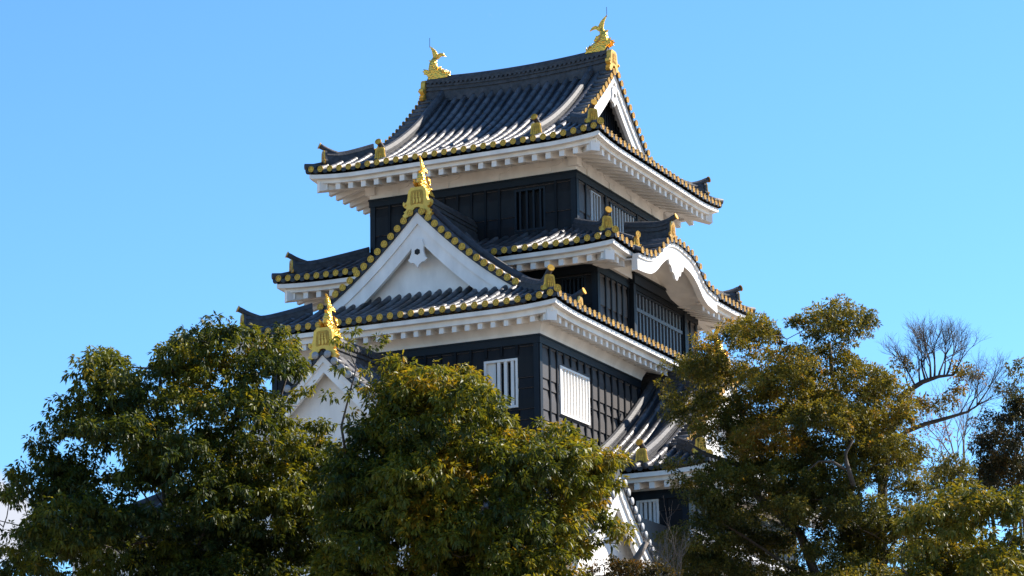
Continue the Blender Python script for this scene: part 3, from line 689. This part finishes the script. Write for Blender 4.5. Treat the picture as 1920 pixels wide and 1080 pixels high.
# verge tiles where the wing's slope meets the storey above
md = MB(); sweep(md, [(0.90, yD0+HD*i/14, zDr+fD(HD*i/14)+0.02) for i in range(15)], ridge_profile(0.26, 0.14), side=(1,0,0)); md.build('flashing_ridge', 'ridge', roofW)
storey((0.2,-1.0,3.5,7.4), 9.2, 13.28, dict(S=[(2.06-0.2, 2.70-0.2, 12.18, 13.05)]))
window((2.06,-1.0,12.18), (1,0,0), (0,-1,0), 0.64, 12.18, 13.05, 4, barw=0.075, proud=0.06)
frieze((0.2,-1.0,3.5,7.4), 13.282, 13.62, out=0.06)
# small gabled bay in front of the wing
roofE, zE = simple_gable_roof((3.6,-5.62,0), (1,0,0), 4.3, 2.7, 0.62, 0.075, 12.85, w_barge=0.62, kud=False, wallz=8.6, oni=0, fishy=False)
mw = MB(); mw.box((-0.6,-7.6,7.9), (3.02,-3.7,zE+0.2)); mw.mi = 1; mw.box((3.022,-6.9,8.6), (3.06,-6.2,10.0)); mw.build('bay_wall', ['plaster', 'batten'], keep)
mw = MB(); mw.box((-9.5,-6.4,7.9), (2.9,9.4,12.3)); mw.build('base_wall', 'board', keep)
# ---- gold tile caps: the 100 that show largest as parts, the rest as one part
def cap_mesh():
    mb = MB(); r = 1.0
    mb.tube([(0,0,-0.02), (0,0,0.10)], r, 16)
    ring = [[V((q*math.cos(a), q*math.sin(a), z)) for a in [i*2*math.pi/16 for i in range(16)]] for q, z in ((r,.10),(r,.20),(.84,.20),(.82,.12))]
    mb.loft(ring, True, False); mb.mi = 1
    mb.add([(0.82*math.cos(i*2*math.pi/16), 0.82*math.sin(i*2*math.pi/16), 0.115) for i in range(16)], [tuple(range(16))]); mb.mi = 0
    for i in range(3):
        a = i*2*math.pi/3+math.pi/2; c = (0.40*math.cos(a), 0.40*math.sin(a))
        mb.plate([(c[0]+.3*math.cos(t), c[1]+.3*math.sin(t)) for t in [k*math.pi/4 for k in range(8)]], (0,0,0.115), (1,0,0), (0,1,0), (0,0,1), 0.06)
    return mb
cm = cap_mesh()
mecap = bpy.data.meshes.new('gold_tile_cap'); mecap.from_pydata(cm.v, [], cm.f); mecap.materials.append(M['gold']); mecap.materials.append(M['goldd'])
mecap.polygons.foreach_set('material_index', cm.m); mecap.update()
vis = []
for p, n, r, par in CAPS:
    d = (CAM-p).normalized(); f = d.dot(n)
    vis.append(f if f > 0.15 else -1)
order = sorted(range(len(CAPS)), key=lambda i: -vis[i]-(0.3 if CAPS[i][3] is not roofW else 0))
rest = MB()
for k, i in enumerate(order):
    p, n, r, par = CAPS[i]; p = V(p); n = V(n); q = n.to_track_quat('Z', 'Y')
    if k < 100 and vis[i] > 0:
        o = link('gold_tile_cap', mecap, p, par); o.rotation_mode = 'QUATERNION'; o.rotation_quaternion = q; o.scale = (r, r, r)
    else:
        mtx = Matrix.Translation(p) @ q.to_matrix().to_4x4() @ Matrix.Scale(r, 4); b = len(rest.v)
        rest.v.extend(tuple(mtx @ V(v)) for v in cm.v); rest.f.extend(tuple(j+b for j in f) for f in cm.f); rest.m.extend(cm.m); rest.sm.extend([False]*len(cm.f))
o = rest.build('gold_tile_cap_rows', ['gold', 'goldd'], keep); o['kind'] = 'stuff'
# ------------------------------------------------------------------ other masonry
def tag(o, label, cat, group=None):
    o['label'] = label; o['category'] = cat
    if group: o['group'] = group
mb = MB(); mb.loft([[V((x,y,z)) for x, y in ((-11-e,-9-e),(5+e,-9-e),(5+e,11+e),(-11-e,11+e))] for z, e in ((0,4.2),(3,2.2),(5.5,1.0),(7.9,0.2))], True, True)
tag(mb.build('stone_base', 'stone'), 'battered stone base carrying the black castle keep, hidden by trees', 'wall')
tur = thing('corner_turret', (-13,-3,0), 'low white turret with grey hipped roof at the far left behind the trees', 'turret')
mt, mp = smoothmb(), MB(); lt = lift_fn(6.2, 0.35, 1.6)
for O_, s_, d_ in (((-15.0,-5.0),(1,0),(0,1)),((-8.8,-5.0),(0,1),(-1,0)),((-8.8,1.2),(-1,0),(0,-1)),((-15.0,1.2),(0,-1),(1,0))):
    tile_face(mt, mp, None, (*O_,0), (*s_,0), (*d_,0), 6.2, lambda s, d: 12.55+0.45*d+0.03*d*d+lt(s, d), lambda s: min(s, 6.2-s))
b = len(mt.v); mt.v.extend(mp.v); mt.f.extend(tuple(i+b for i in f) for f in mp.f); mt.m.extend([1]*len(mp.f)); mt.sm.extend([False]*len(mp.f))
ro = mt.build('roof', ['tile', 'tiled'], tur)
mb = MB(); sweep(mb, [(-11.9-2.9*i/8, -1.9-2.9*i/8, 12.55+0.45*(3.1-2.9*i/8)+0.03*(3.1-2.9*i/8)**2+0.35*max(0,(i-4)/4)**2) for i in range(9)], ridge_profile(0.26, 0.13)); mb.build('corner_ridge', 'ridge', ro)
mb = MB(); mb.box((-14,-4,0), (-9.8,0.2,12.6)); mb.build('wall', 'plaster', tur)
# tiled plaster wall at the foot of the bay
pw = thing('plaster_wall', (5.4,-1,0), 'plaster wall with grey tiled coping beside the sunlit white gable', 'wall')
mb = MB(); mb.box((5.0,-5.0,0), (5.35,6,10.75)); mb.build('wall', 'plaster', pw)
mt, mp = smoothmb(), MB(); cps = []
for O_, s_, d_ in (((5.85,-5.0),(0,1),(-1,0)),((4.5,6.0),(0,-1),(1,0))):
    tile_face(mt, mp, cps, (*O_,0), (*s_,0), (*d_,0), 11, lambda s, d: 10.8+0.6*d, lambda s: 0.68)
for c in cps: mp.tube([c[0], c[0]+c[1]*0.03], c[2], 10)
b = len(mt.v); mt.v.extend(mp.v); mt.f.extend(tuple(i+b for i in f) for f in mp.f); mt.m.extend([1]*len(mp.f)); mt.sm.extend([False]*len(mp.f))
sweep(mt, [(5.17, -5+11*i/4, 11.2) for i in range(5)], ridge_profile(0.22, 0.12), side=(1,0,0))
mt.build('tiled_coping', ['greycap', 'ridge'], pw)
# ground
mb = MB(); mb.add([(-2500,-2500,0),(2500,-2500,0),(2500,2500,0),(-2500,2500,0)], [(0,1,2,3)])
o = mb.build('ground', 'ground'); o['kind'] = 'structure'
#TREES
# ------------------------------------------------------------------ trees
def leaf_mat(name, ramp, trans=0.35, rough=0.5, spec=0.3):
    m = bpy.data.materials.new(name); m.use_nodes = True; n = m.node_tree.nodes; l = m.node_tree.links
    b = n['Principled BSDF']; out = n['Material Output']
    at_ = n.new('ShaderNodeAttribute'); at_.attribute_name = 'tint'
    r = n.new('ShaderNodeValToRGB'); e = r.color_ramp.elements
    e[0].position, e[0].color = ramp[0][0], (*ramp[0][1], 1); e[1].position, e[1].color = ramp[-1][0], (*ramp[-1][1], 1)
    for p, c in ramp[1:-1]: q = e.new(p); q.color = (*c, 1)
    l.new(at_.outputs['Fac'], r.inputs[0]); l.new(r.outputs[0], b.inputs['Base Color'])
    b.inputs['Roughness'].default_value = rough; b.inputs['Specular IOR Level'].default_value = spec
    t = n.new('ShaderNodeBsdfTranslucent'); mu = n.new('ShaderNodeMix'); mu.data_type = 'RGBA'; mu.blend_type = 'MULTIPLY'; mu.inputs[0].default_value = 1
    l.new(r.outputs[0], mu.inputs[6]); mu.inputs[7].default_value = (1.6, 1.25, 0.5, 1); l.new(mu.outputs[2], t.inputs[0])
    mx_ = n.new('ShaderNodeMixShader'); mx_.inputs[0].default_value = trans; l.new(b.outputs[0], mx_.inputs[1]); l.new(t.outputs[0], mx_.inputs[2])
    l.new(mx_.outputs[0], out.inputs[0]); return m
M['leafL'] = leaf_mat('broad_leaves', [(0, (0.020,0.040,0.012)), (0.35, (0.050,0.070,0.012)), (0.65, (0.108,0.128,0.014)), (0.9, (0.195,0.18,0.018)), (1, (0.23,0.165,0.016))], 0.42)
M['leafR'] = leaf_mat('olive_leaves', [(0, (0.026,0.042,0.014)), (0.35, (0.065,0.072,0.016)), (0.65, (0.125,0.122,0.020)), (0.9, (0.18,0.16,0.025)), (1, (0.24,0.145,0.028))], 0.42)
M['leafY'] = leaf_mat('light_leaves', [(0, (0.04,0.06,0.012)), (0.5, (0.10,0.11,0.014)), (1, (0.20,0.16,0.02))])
M['leafD'] = leaf_mat('dark_leaves', [(0, (0.012,0.018,0.010)), (0.6, (0.035,0.035,0.012)), (1, (0.12,0.07,0.02))])
M['leafO'] = leaf_mat('rusty_leaves', [(0, (0.12,0.06,0.02)), (0.6, (0.20,0.09,0.03)), (1, (0.27,0.11,0.05))])
def poly_sample(poly, n, rng):
    P = np.array(poly, float); lo, hi = P.min(0), P.max(0); res = []
    while len(res) < n:
        q = lo+(hi-lo)*rng.random((400, 2)); ins = np.zeros(len(q), bool)
        for i in range(len(P)):
            a, b = P[i], P[(i+1) % len(P)]
            c = ((a[1] > q[:, 1]) != (b[1] > q[:, 1])) & (q[:, 0] < (b[0]-a[0])*(q[:, 1]-a[1])/(b[1]-a[1]+1e-9)+a[0]); ins ^= c
        q = q[ins]
        d = np.full(len(q), 1e9)
        for i in range(len(P)):
            a, b = P[i], P[(i+1) % len(P)]; t = np.clip(((q-a)@(b-a))/((b-a)@(b-a)+1e-9), 0, 1)
            d = np.minimum(d, np.linalg.norm(q-(a+t[:, None]*(b-a)), axis=1))
        res += [(x, y, e) for (x, y), e in zip(q, d)]
    return np.array(res[:n])
def leaves(name, centers, radii, mt_, parent, per=14, nl=9, L=0.13, W=0.045, droop=0.5, tint0=0.3, tvar=0.25, rng=RNG, tips=0.06, spread=0.85, tb=None):
    """rosettes of leaves on the shells of many clumps"""
    C = np.repeat(np.array(centers), per, 0); Rr = np.repeat(np.array(radii), per)
    d = rng.normal(size=C.shape); d /= np.linalg.norm(d, axis=1)[:, None]; d[:, 2] = np.where(d[:, 2] < -0.35, -d[:, 2], d[:, 2])
    rad = Rr*(0.35+0.65*rng.random(len(Rr))**0.6)
    p = C+d*rad[:, None]*np.array([1, 1, 0.8])
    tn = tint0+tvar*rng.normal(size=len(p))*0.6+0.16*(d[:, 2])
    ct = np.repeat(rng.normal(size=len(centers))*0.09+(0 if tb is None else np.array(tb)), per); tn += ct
    tn = np.where(rng.random(len(p)) < tips, tn+0.45, tn)
    k = nl; p = np.repeat(p, k, 0); o = np.repeat(d, k, 0); tn = np.repeat(tn, k)+0.06*rng.normal(size=len(p))
    n = len(p); r = rng.normal(size=(n, 3)); r /= np.linalg.norm(r, axis=1)[:, None]
    dr = o*0.55+r*spread; dr[:, 2] -= droop; dr /= np.linalg.norm(dr, axis=1)[:, None]
    ln = L*(0.6+0.7*rng.random(n)); up = rng.normal(size=(n, 3))*0.45; up[:, 2] += 1
    sd = np.cross(dr, up); sd /= np.linalg.norm(sd, axis=1)[:, None]; nn = np.cross(sd, dr)
    b0 = p+r*0.025; w = (W*(0.7+0.5*rng.random(n)))[:, None]; l_ = ln[:, None]
    mid = b0+dr*l_*0.45; tip = b0+dr*l_; tip[:, 2] -= ln*0.18
    vs = np.stack([b0, mid+sd*w/2+nn*w*0.12, tip, mid-sd*w/2+nn*w*0.12], 1).reshape(-1, 3)
    idx = np.arange(n)*4
    fs = np.stack([idx, idx+1, idx+2, idx, idx+2, idx+3], 1).reshape(-1)
    c = vs.mean(0); vs = vs-c; me = bpy.data.meshes.new(name)
    me.vertices.add(len(vs)); me.vertices.foreach_set('co', vs.ravel())
    me.loops.add(len(fs)); me.loops.foreach_set('vertex_index', fs.astype(np.int32))
    me.polygons.add(2*n); me.polygons.foreach_set('loop_start', np.arange(0, 6*n, 3, dtype=np.int32)); me.polygons.foreach_set('loop_total', np.full(2*n, 3, np.int32))
    a = me.attributes.new('tint', 'FLOAT', 'POINT'); a.data.foreach_set('value', np.repeat(np.clip(tn, 0, 1), 4).astype(np.float32))
    me.materials.append(M[mt_]); me.update(calc_edges=True); me.validate()
    return link(name, me, V(c), parent)
def bend(a, b, k, amp, rng):
    a, b = V(a), V(b); L = (b-a).length; w = [V(rng.normal(size=3))*amp*L for _ in range(2)]
    return [a+(b-a)*t+w[0]*(t*(1-t)*2)+w[1]*(math.sin(2*math.pi*t)*0.3)+UP*(0.18*L*t*(1-t)) for t in [i/k for i in range(k+1)]]
def wood(parent, base, fork, targets, r0, name='trunk', m='bark', rng=RNG, extra=(), nlimb=7):
    """tapered trunk with limbs to the clumps"""
    mb = MB(); mb.smooth = True; base, fork = V(base), V(fork)
    tr = bend(base, fork, 8, 0.04, rng); mb.tube(tr, [r0*(1.25-0.7*i/8) for i in range(9)], 10)
    order_ = list(targets); rng.shuffle(order_)
    nodes = [(q, r0*0.5) for q in tr[4:]]
    nl = nlimb
    for i, t in enumerate(order_):
        t = V(t); main = i < nl
        cand = nodes if not main else nodes[:5]
        q, rr = min(cand, key=lambda c: (c[0]-t).length+(0.0 if main else max(0, c[0].z-t.z)*0.7))
        rs = min(rr*0.7, r0*0.25) if main else min(rr*0.6, 0.022)
        k = 7 if main else 4; pts = bend(q, t, k, 0.10, rng)
        mb.tube(pts, [rs*(1-0.8*j/k)+0.006 for j in range(k+1)], 6 if main else 4)
        nodes += [(pts[j], rs*(1-0.8*j/k)+0.006) for j in range(2, k+1)]
    for pts, ra, rb in extra:
        k = len(pts)-1; mb.tube(pts, [ra+(rb-ra)*j/k for j in range(k+1)], 8)
    return mb.build(name, m, parent)
def twigs(mb, p, d, L, r, depth, rng, ang=0.5, up=0.25):
    p = V(p); d = V(d).normalized(); k = 4; pts = [p]
    for i in range(k):
        d = (d+V(rng.normal(size=3))*0.10+UP*up*0.12).normalized(); pts.append(pts[-1]+d*(L/k))
    mb.tube(pts, [r*1.3*(1-0.55*i/k) for i in range(k+1)], 5 if r > 0.012 else 3)
    if depth == 0: return
    for i in ((2, 3, 4, 4) if depth > 1 else (2, 3, 4)):
        e = (d+V(rng.normal(size=3))*ang+UP*up).normalized(); twigs(mb, pts[i], e, L*(0.62+0.2*rng.random()), r*0.52, depth-1, rng, ang, up)
def inpoly(P, x, y):
    P = np.asarray(P, float); ins = np.zeros(len(x), bool)
    for i in range(len(P)):
        a, b = P[i], P[(i+1) % len(P)]
        ins ^= ((a[1] > y) != (b[1] > y)) & (x < (b[0]-a[0])*(y-a[1])/(b[1]-a[1]+1e-9)+a[0])
    return ins
def project(Q):
    q = np.asarray(Q)-np.array(CAM); z = q@np.array(_f); return 960+FPX*(q@np.array(CR))/z, 540-FPX*(q@np.array(CU))/z
def tree(name, label, cat, poly, dist, thick, n, rad, leafm, r0=0.22, nm=22, mr_=0.22, per=7, nl=9, L=0.105, W=0.042, droop=0.7, tint0=0.3, tvar=0.2, tips=0.02, below=True, extra=(), holes=(), group=None, bark='bark', seed=1, basepx=None, warm=(), spread=0.75, nlimb=7, must=()):
    """crown = boughs inside an outline, each bough a shell of small leafy clumps; trunk and limbs behind"""
    rng = np.random.default_rng(seed)
    P = np.array(poly, float); mpx = FPX/dist; w = (P[:, 0].max()-P[:, 0].min())/mpx/2
    cand = [(x, y, 33.5) for x, y in must]+list(poly_sample(poly, n*12, rng)); maj = []
    for x, y, e in cand:                        # boughs keep their distance from each other
        th = thick*min(1, math.sqrt(e/mpx/(thick*0.6)+0.05)); off = (rng.random()*2-1)*th*(0.5 if e == 33.5 else 1)
        q = at(x, y, dist); h = V((q.x-CAM.x, q.y-CAM.y, 0)).normalized(); c = q+h*off
        rr = rad*(0.7+0.6*rng.random()); rr = min(rr, max(e/mpx*1.1, rad*0.3))
        if all((c-m[0]).length > 0.55*(rr+m[1]) for m in maj): maj.append((c, rr, rng.normal()*0.13))
        if len(maj) >= n: break
    cx_ = basepx or (P[:, 0].min()+P[:, 0].max())/2; g = at(cx_, 1080, dist)
    nv = len(maj)
    if below:
        for i in range(n//3):
            a = rng.random()*6.28; q = math.sqrt(rng.random())
            maj.append((V((g.x+math.cos(a)*w*q*0.9, g.y+math.sin(a)*thick*q, g.z-0.5-2.4*rng.random()*(1-0.4*q))), rad, rng.normal()*0.1))
    C = []; rads = []; tb = []
    for k, (c, rr, tn) in enumerate(maj):
        m = max(5, int(nm*(rr/rad)**2)); d = rng.normal(size=(m, 3)); d /= np.linalg.norm(d, axis=1)[:, None]
        d[:, 2] = np.where((d[:, 2] < -0.2) & (rng.random(m) < 0.7), -d[:, 2], d[:, 2])
        q = np.array(c)+d*rr*(0.55+0.5*rng.random(m))[:, None]*np.array([1.1, 1.1, 0.85])
        px, py = project(q); jx, jy = rng.normal(size=(2, m))*7; ok = inpoly(poly, px+jx, py+jy) | (py > 1078)
        for (a, b, ra, rb) in holes: ok &= ((px-a)/ra)**2+((py-b)/rb)**2 > 1
        tn2 = np.full(m, tn)
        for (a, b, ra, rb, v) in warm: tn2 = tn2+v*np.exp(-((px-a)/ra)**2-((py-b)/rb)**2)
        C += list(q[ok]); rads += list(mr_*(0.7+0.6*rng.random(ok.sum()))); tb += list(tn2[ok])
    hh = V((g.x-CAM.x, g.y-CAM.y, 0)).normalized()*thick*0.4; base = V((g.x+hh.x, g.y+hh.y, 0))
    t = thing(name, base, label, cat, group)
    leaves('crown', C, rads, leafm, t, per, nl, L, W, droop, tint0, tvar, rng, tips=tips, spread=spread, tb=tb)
    f = V((base.x, base.y, g.z-1.0))
    wood(t, base, f, [tuple(m[0]+hh*0.5) for m in maj], r0, 'trunk', bark, rng, extra, nlimb)
    return t
P1 = [(-20,935),(20,895),(60,855),(92,785),(140,745),(148,675),(180,655),(228,668),(268,720),(285,662),(330,640),(380,615),(425,607),(480,612),(540,628),(568,680),(572,745),(530,762),(560,800),(620,795),(650,830),(668,900),(690,1160),(-20,1160)]
tree('evergreen_tree', 'broad dark evergreen tree at lower left with two rounded tops against the sky', 'tree', P1, 46, 2.0, 125, 0.60, 'leafL', nm=28, per=8, nl=9, tint0=0.29, seed=3, basepx=330,
     must=[(600,850),(560,830),(500,985),(560,1000),(480,940),(540,940),(610,985),(590,1050),(450,1040),(200,705),(172,725),(238,735),(125,805),(80,870),(40,905),(420,660),(500,660),(335,700),(545,690),(385,650),(470,760)],
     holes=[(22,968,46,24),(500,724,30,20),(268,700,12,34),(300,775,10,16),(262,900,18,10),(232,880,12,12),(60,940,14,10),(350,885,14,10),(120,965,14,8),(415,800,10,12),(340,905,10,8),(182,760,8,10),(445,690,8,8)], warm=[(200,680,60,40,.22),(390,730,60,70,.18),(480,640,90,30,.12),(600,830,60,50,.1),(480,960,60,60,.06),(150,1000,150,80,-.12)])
P2 = [(645,835),(690,790),(712,715),(735,683),(775,690),(800,712),(835,698),(870,697),(905,722),(940,772),(985,832),(1010,800),(1060,802),(1105,850),(1160,862),(1162,890),(1130,905),(1150,930),(1120,955),(1130,975),(1185,1000),(1165,1035),(1090,1045),(1040,1160),(600,1160),(600,940)]
br = [at(x, y, 43) for x, y in ((650,860),(640,800),(655,740),(668,690),(650,650))]
t2 = tree('evergreen_tree', 'olive green evergreen tree in the middle foreground reaching up to the white barred windows', 'tree', P2, 43, 1.9, 135, 0.56, 'leafL', nm=28, per=8, nl=9, tint0=0.52, seed=5, basepx=850, extra=[(br, 0.025, 0.008)],
     must=[(640,880),(690,820),(620,910),(735,720),(775,730),(870,730),(920,805),(1050,835),(1110,880),(1120,925),(1140,1000),(720,760)],
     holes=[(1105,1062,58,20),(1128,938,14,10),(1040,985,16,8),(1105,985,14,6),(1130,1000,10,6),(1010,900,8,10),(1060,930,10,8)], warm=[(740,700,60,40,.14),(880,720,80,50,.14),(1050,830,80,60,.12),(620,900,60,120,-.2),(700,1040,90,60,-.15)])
rs_ = np.random.default_rng(9)
sp = [(650,650),(700,655),(640,690),(690,700),(670,730),(625,640),(715,640),(615,745),(655,745),(690,735),(735,680),(655,780),(700,760),(660,625)]
leaves('crown', [tuple(at(x, y, 43+rs_.normal()*0.3)) for x, y in sp], [0.15]*len(sp), 'leafL', t2, 6, 7, 0.10, 0.04, 0.6, 0.55, 0.2, rs_, tips=0.1)
P3 = [(1232,720),(1240,690),(1300,655),(1345,640),(1375,600),(1420,590),(1460,612),(1490,640),(1478,590),(1500,562),(1540,560),(1582,575),(1640,600),(1650,655),(1610,690),(1640,690),(1690,720),(1722,770),(1722,830),(1742,880),(1762,910),(1725,960),(1705,1160),(1240,1160),(1235,1000),(1262,940),(1237,870),(1290,855),(1335,835),(1262,800),(1238,770)]
D3 = 50
limbs = [([at(x, y, D3+1.2) for x, y in ((1600,1160),(1608,1010),(1590,930),(1600,860),(1580,780),(1560,700),(1555,640))], 0.15, 0.03),
         ([at(x, y, D3+1.0) for x, y in ((1606,1040),(1570,960),(1545,880),(1500,800),(1470,740))], 0.11, 0.02),
         ([at(x, y, D3+0.8) for x, y in ((1625,1160),(1650,1020),(1695,995),(1745,955))], 0.13, 0.05),
         ([at(x, y, D3+0.8) for x, y in ((1600,900),(1640,880),(1690,872),(1730,880))], 0.06, 0.03),
         ([at(x, y, D3+0.6) for x, y in ((1560,1160),(1500,1000),(1420,930),(1380,870),(1320,850),(1290,830))], 0.11, 0.02),
         ([at(x, y, D3-1.9) for x, y in ((1600,910),(1588,870),(1585,850),(1600,825))], 0.05, 0.02), ([at(x, y, D3-1.9) for x, y in ((1585,880),(1560,865),(1535,865),(1515,882))], 0.03, 0.012)]
tree('olive_tree', 'tall olive leaved tree right of the keep with fine foliage in separate airy clumps', 'tree', P3, D3, 1.9, 118, 0.54, 'leafR', nm=34, mr_=0.2, per=11, nl=9, L=0.07, W=0.03, droop=0.1, tint0=0.43, seed=8, tips=0.03, extra=limbs, r0=0.15, basepx=1590, spread=0.95,
     must=[(1530,600),(1600,620),(1560,640),(1420,630),(1290,710),(1380,650),(1660,760),(1690,800),(1270,740),(1350,700),(1310,685),(1420,740),(1340,760),(1350,790),(1385,800),(1315,770),(1400,850),(1680,870),(1700,930),(1640,850),(1655,1000),(1690,990)],
     holes=[(1300,830,24,16),(1345,815,14,10),(1615,940,9,34),(1560,1010,8,24),(1525,985,8,20),(1470,620,14,50),(1430,690,22,12),(1672,1030,14,14),(1650,935,16,10),(1530,720,12,10),(1620,720,10,14),(1450,760,10,12),(1380,880,14,10),(1680,900,16,10),(1500,900,8,14),(1700,850,10,14),(1405,960,10,10)],
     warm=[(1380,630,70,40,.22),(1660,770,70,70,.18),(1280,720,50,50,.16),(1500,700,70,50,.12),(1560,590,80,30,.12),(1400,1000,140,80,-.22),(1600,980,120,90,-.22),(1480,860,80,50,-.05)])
P4 = [(1690,985),(1725,955),(1765,930),(1830,912),(1862,930),(1900,922),(1945,915),(1945,1160),(1680,1160)]
tree('leafy_shrub', 'bright yellow green leafy tree top filling the lower right corner', 'tree', P4, 41, 1.4, 34, 0.5, 'leafY', nm=28, per=8, tint0=0.4, seed=10, r0=0.12, L=0.10, W=0.042)
P5 = [(1830,850),(1822,808),(1860,775),(1900,765),(1945,750),(1945,935),(1860,928),(1835,905)]
t5 = tree('dark_tree', 'dark dense tree cut by the right edge of the picture', 'tree', P5, 58, 1.6, 30, 0.6, 'leafD', nm=34, mr_=0.22, per=10, nl=9, L=0.08, W=0.034, droop=0.2, tint0=0.3, seed=12)
rs_ = np.random.default_rng(19)
sp = [(1912,690),(1925,700),(1905,705),(1890,740),(1905,745),(1920,740),(1880,735),(1915,720),(1930,760),(1900,760)]
leaves('top_sprigs', [tuple(at(x, y, 58+rs_.normal()*0.3)) for x, y in sp], [0.3]*len(sp), 'leafR', t5, 14, 9, 0.10, 0.036, 0.3, 0.3, 0.25, rs_)
P6 = [(1738,880),(1765,862),(1800,862),(1815,890),(1812,930),(1745,930)]
tree('young_tree', 'small bronze leaved tree top below the bare branches', 'tree', P6, 54, 0.8, 12, 0.4, 'leafR', nm=24, per=9, nl=9, L=0.07, W=0.03, tint0=0.35, seed=14, r0=0.09)
# bare branched tree
bt = thing('bare_tree', V((*at(1660, 1080, 52).xy, 0)), 'nearly leafless tree sending two long grey branches into the sky at right', 'tree')
mb = MB(); mb.smooth = True; rg = np.random.default_rng(23)
DB = 52
main = [V((*at(1650,1080,DB).xy, 0)), at(1650,1090,DB), at(1655,900,DB), at(1670,800,DB), at(1695,738,DB), at(1730,716,DB), at(1760,706,DB), at(1788,703,DB)]
mb.tube(main, [0.2,0.13,0.10,0.075,0.06,0.05,0.035,0.02], 8)
low = [at(1670,830,DB), at(1702,808,DB), at(1735,795,DB), at(1775,784,DB), at(1815,772,DB), at(1832,760,DB)]
mb.tube(low, [0.06,0.05,0.045,0.038,0.025,0.012], 8)
for (x, y, tx, ty, L, r) in ((1705,730,1680,650,.34,.014),(1715,722,1690,640,.42,.018),(1725,718,1705,620,.44,.018),(1735,713,1725,600,.50,.02),(1745,711,1748,590,.52,.022),(1752,708,1765,590,.52,.02),(1760,706,1785,600,.50,.02),(1775,704,1800,620,.46,.018),(1788,703,1812,640,.42,.016),(1740,712,1715,640,.36,.014),(1770,705,1775,620,.44,.016),(1700,735,1712,690,.28,.01),
                             (1815,772,1850,700,.42,.016),(1832,760,1872,710,.44,.016),(1825,766,1865,750,.40,.012),(1800,776,1835,730,.36,.012),(1832,760,1850,690,.44,.014),(1832,760,1880,730,.4,.012)):
    a = at(x, y, DB); twigs(mb, a, at(tx, ty, DB+rg.normal()*0.4)-a, L, r, 4, rg, 0.36, 0.16)
mb.build('trunk', 'bark', bt)
sp = [(1800,690),(1815,700),(1805,715),(1790,735),(1775,750),(1830,710),(1795,705),(1740,760),(1755,765),(1730,755),(1720,765),(1745,775),(1780,760),(1805,740),(1700,690),(1685,680)]
leaves('crown', [tuple(at(x, y, DB+rs_.normal()*0.25)) for x, y in sp], [0.2]*len(sp), 'leafR', bt, 18, 8, 0.075, 0.032, 0.2, 0.55, 0.3, rs_, tips=0.3)
# thin rusty twigged sapling below it
sg = thing('bare_sapling', V((*at(1812, 1080, 56).xy, 0)), 'thin bare sapling with a few rusty leaves under the long bare branches', 'tree')
mb = MB(); mb.smooth = True; mb.tube([V((*at(1812,1080,56).xy, 0)), at(1812,1000,56), at(1806,900,56), at(1790,860,56)], [0.06,0.04,0.03,0.02], 6)
for (x, y, tx, ty, L, r) in ((1795,870,1740,800,.75,.016),(1790,860,1770,780,.7,.016),(1800,885,1830,790,.75,.016),(1805,900,1820,800,.9,.015),(1792,862,1800,770,.6,.014),(1800,880,1740,830,.7,.014)):
    a = at(x, y, 56); twigs(mb, a, at(tx, ty, 56+rg.normal()*0.4)-a, L, r, 3, rg, 0.33, 0.2)
mb.build('trunk', 'barkl', sg)
sp = [(1740,810),(1755,800),(1735,825),(1770,815),(1780,830),(1745,795),(1790,810)]
leaves('crown', [tuple(at(x, y, 56)) for x, y in sp], [0.25]*len(sp), 'leafO', sg, 5, 5, 0.08, 0.03, 0.2, 0.5, 0.3, rs_)
# twiggy leafless shrub and low clipped bush under the white gable
ts = thing('twiggy_shrub', V((*at(1260, 1080, 47).xy, 0)), 'leafless pinkish grey twiggy shrub in front of the tiled coping', 'shrub')
mb = MB(); mb.smooth = True; b0 = at(1265, 1150, 47); mb.tube([V((b0.x, b0.y, 0)), b0], [0.07, 0.05], 6)
for i in range(6):
    a = b0+V(rg.normal(size=3))*0.15; tx, ty = 1225+14*i+rg.normal()*8, 960+rg.random()*60
    twigs(mb, a, at(tx, ty, 47+rg.normal()*0.6)-a, 0.55+0.2*rg.random(), 0.012, 3, rg, 0.42, 0.3)
mb.build('stems', 'barkl', ts)
mb = MB(); mb.smooth = True
ds = thing('leaning_trunk', V((*at(1120, 1080, 46).xy, 0)), 'thick broken grey branch leaning across the foot of the white gable', 'tree')
mb.tube([V((*at(1150,1090,46).xy, 0)), at(1165,1100,46), at(1182,1065,46), at(1198,1040,46), at(1212,1016,46)], [0.09,0.075,0.07,0.06,0.05], 8)
mb.build('trunk', 'barkl', ds)
P7 = [(1098,1070),(1120,1060),(1180,1062),(1240,1068),(1262,1064),(1290,1160),(1095,1095)]
tree('low_bush', 'dark rounded bush at the bottom below the white gable', 'shrub', P7, 44, 0.8, 20, 0.3, 'leafD', nm=20, mr_=0.16, per=8, nl=9, L=0.06, W=0.028, droop=0.1, tint0=0.5, seed=15, r0=0.08)
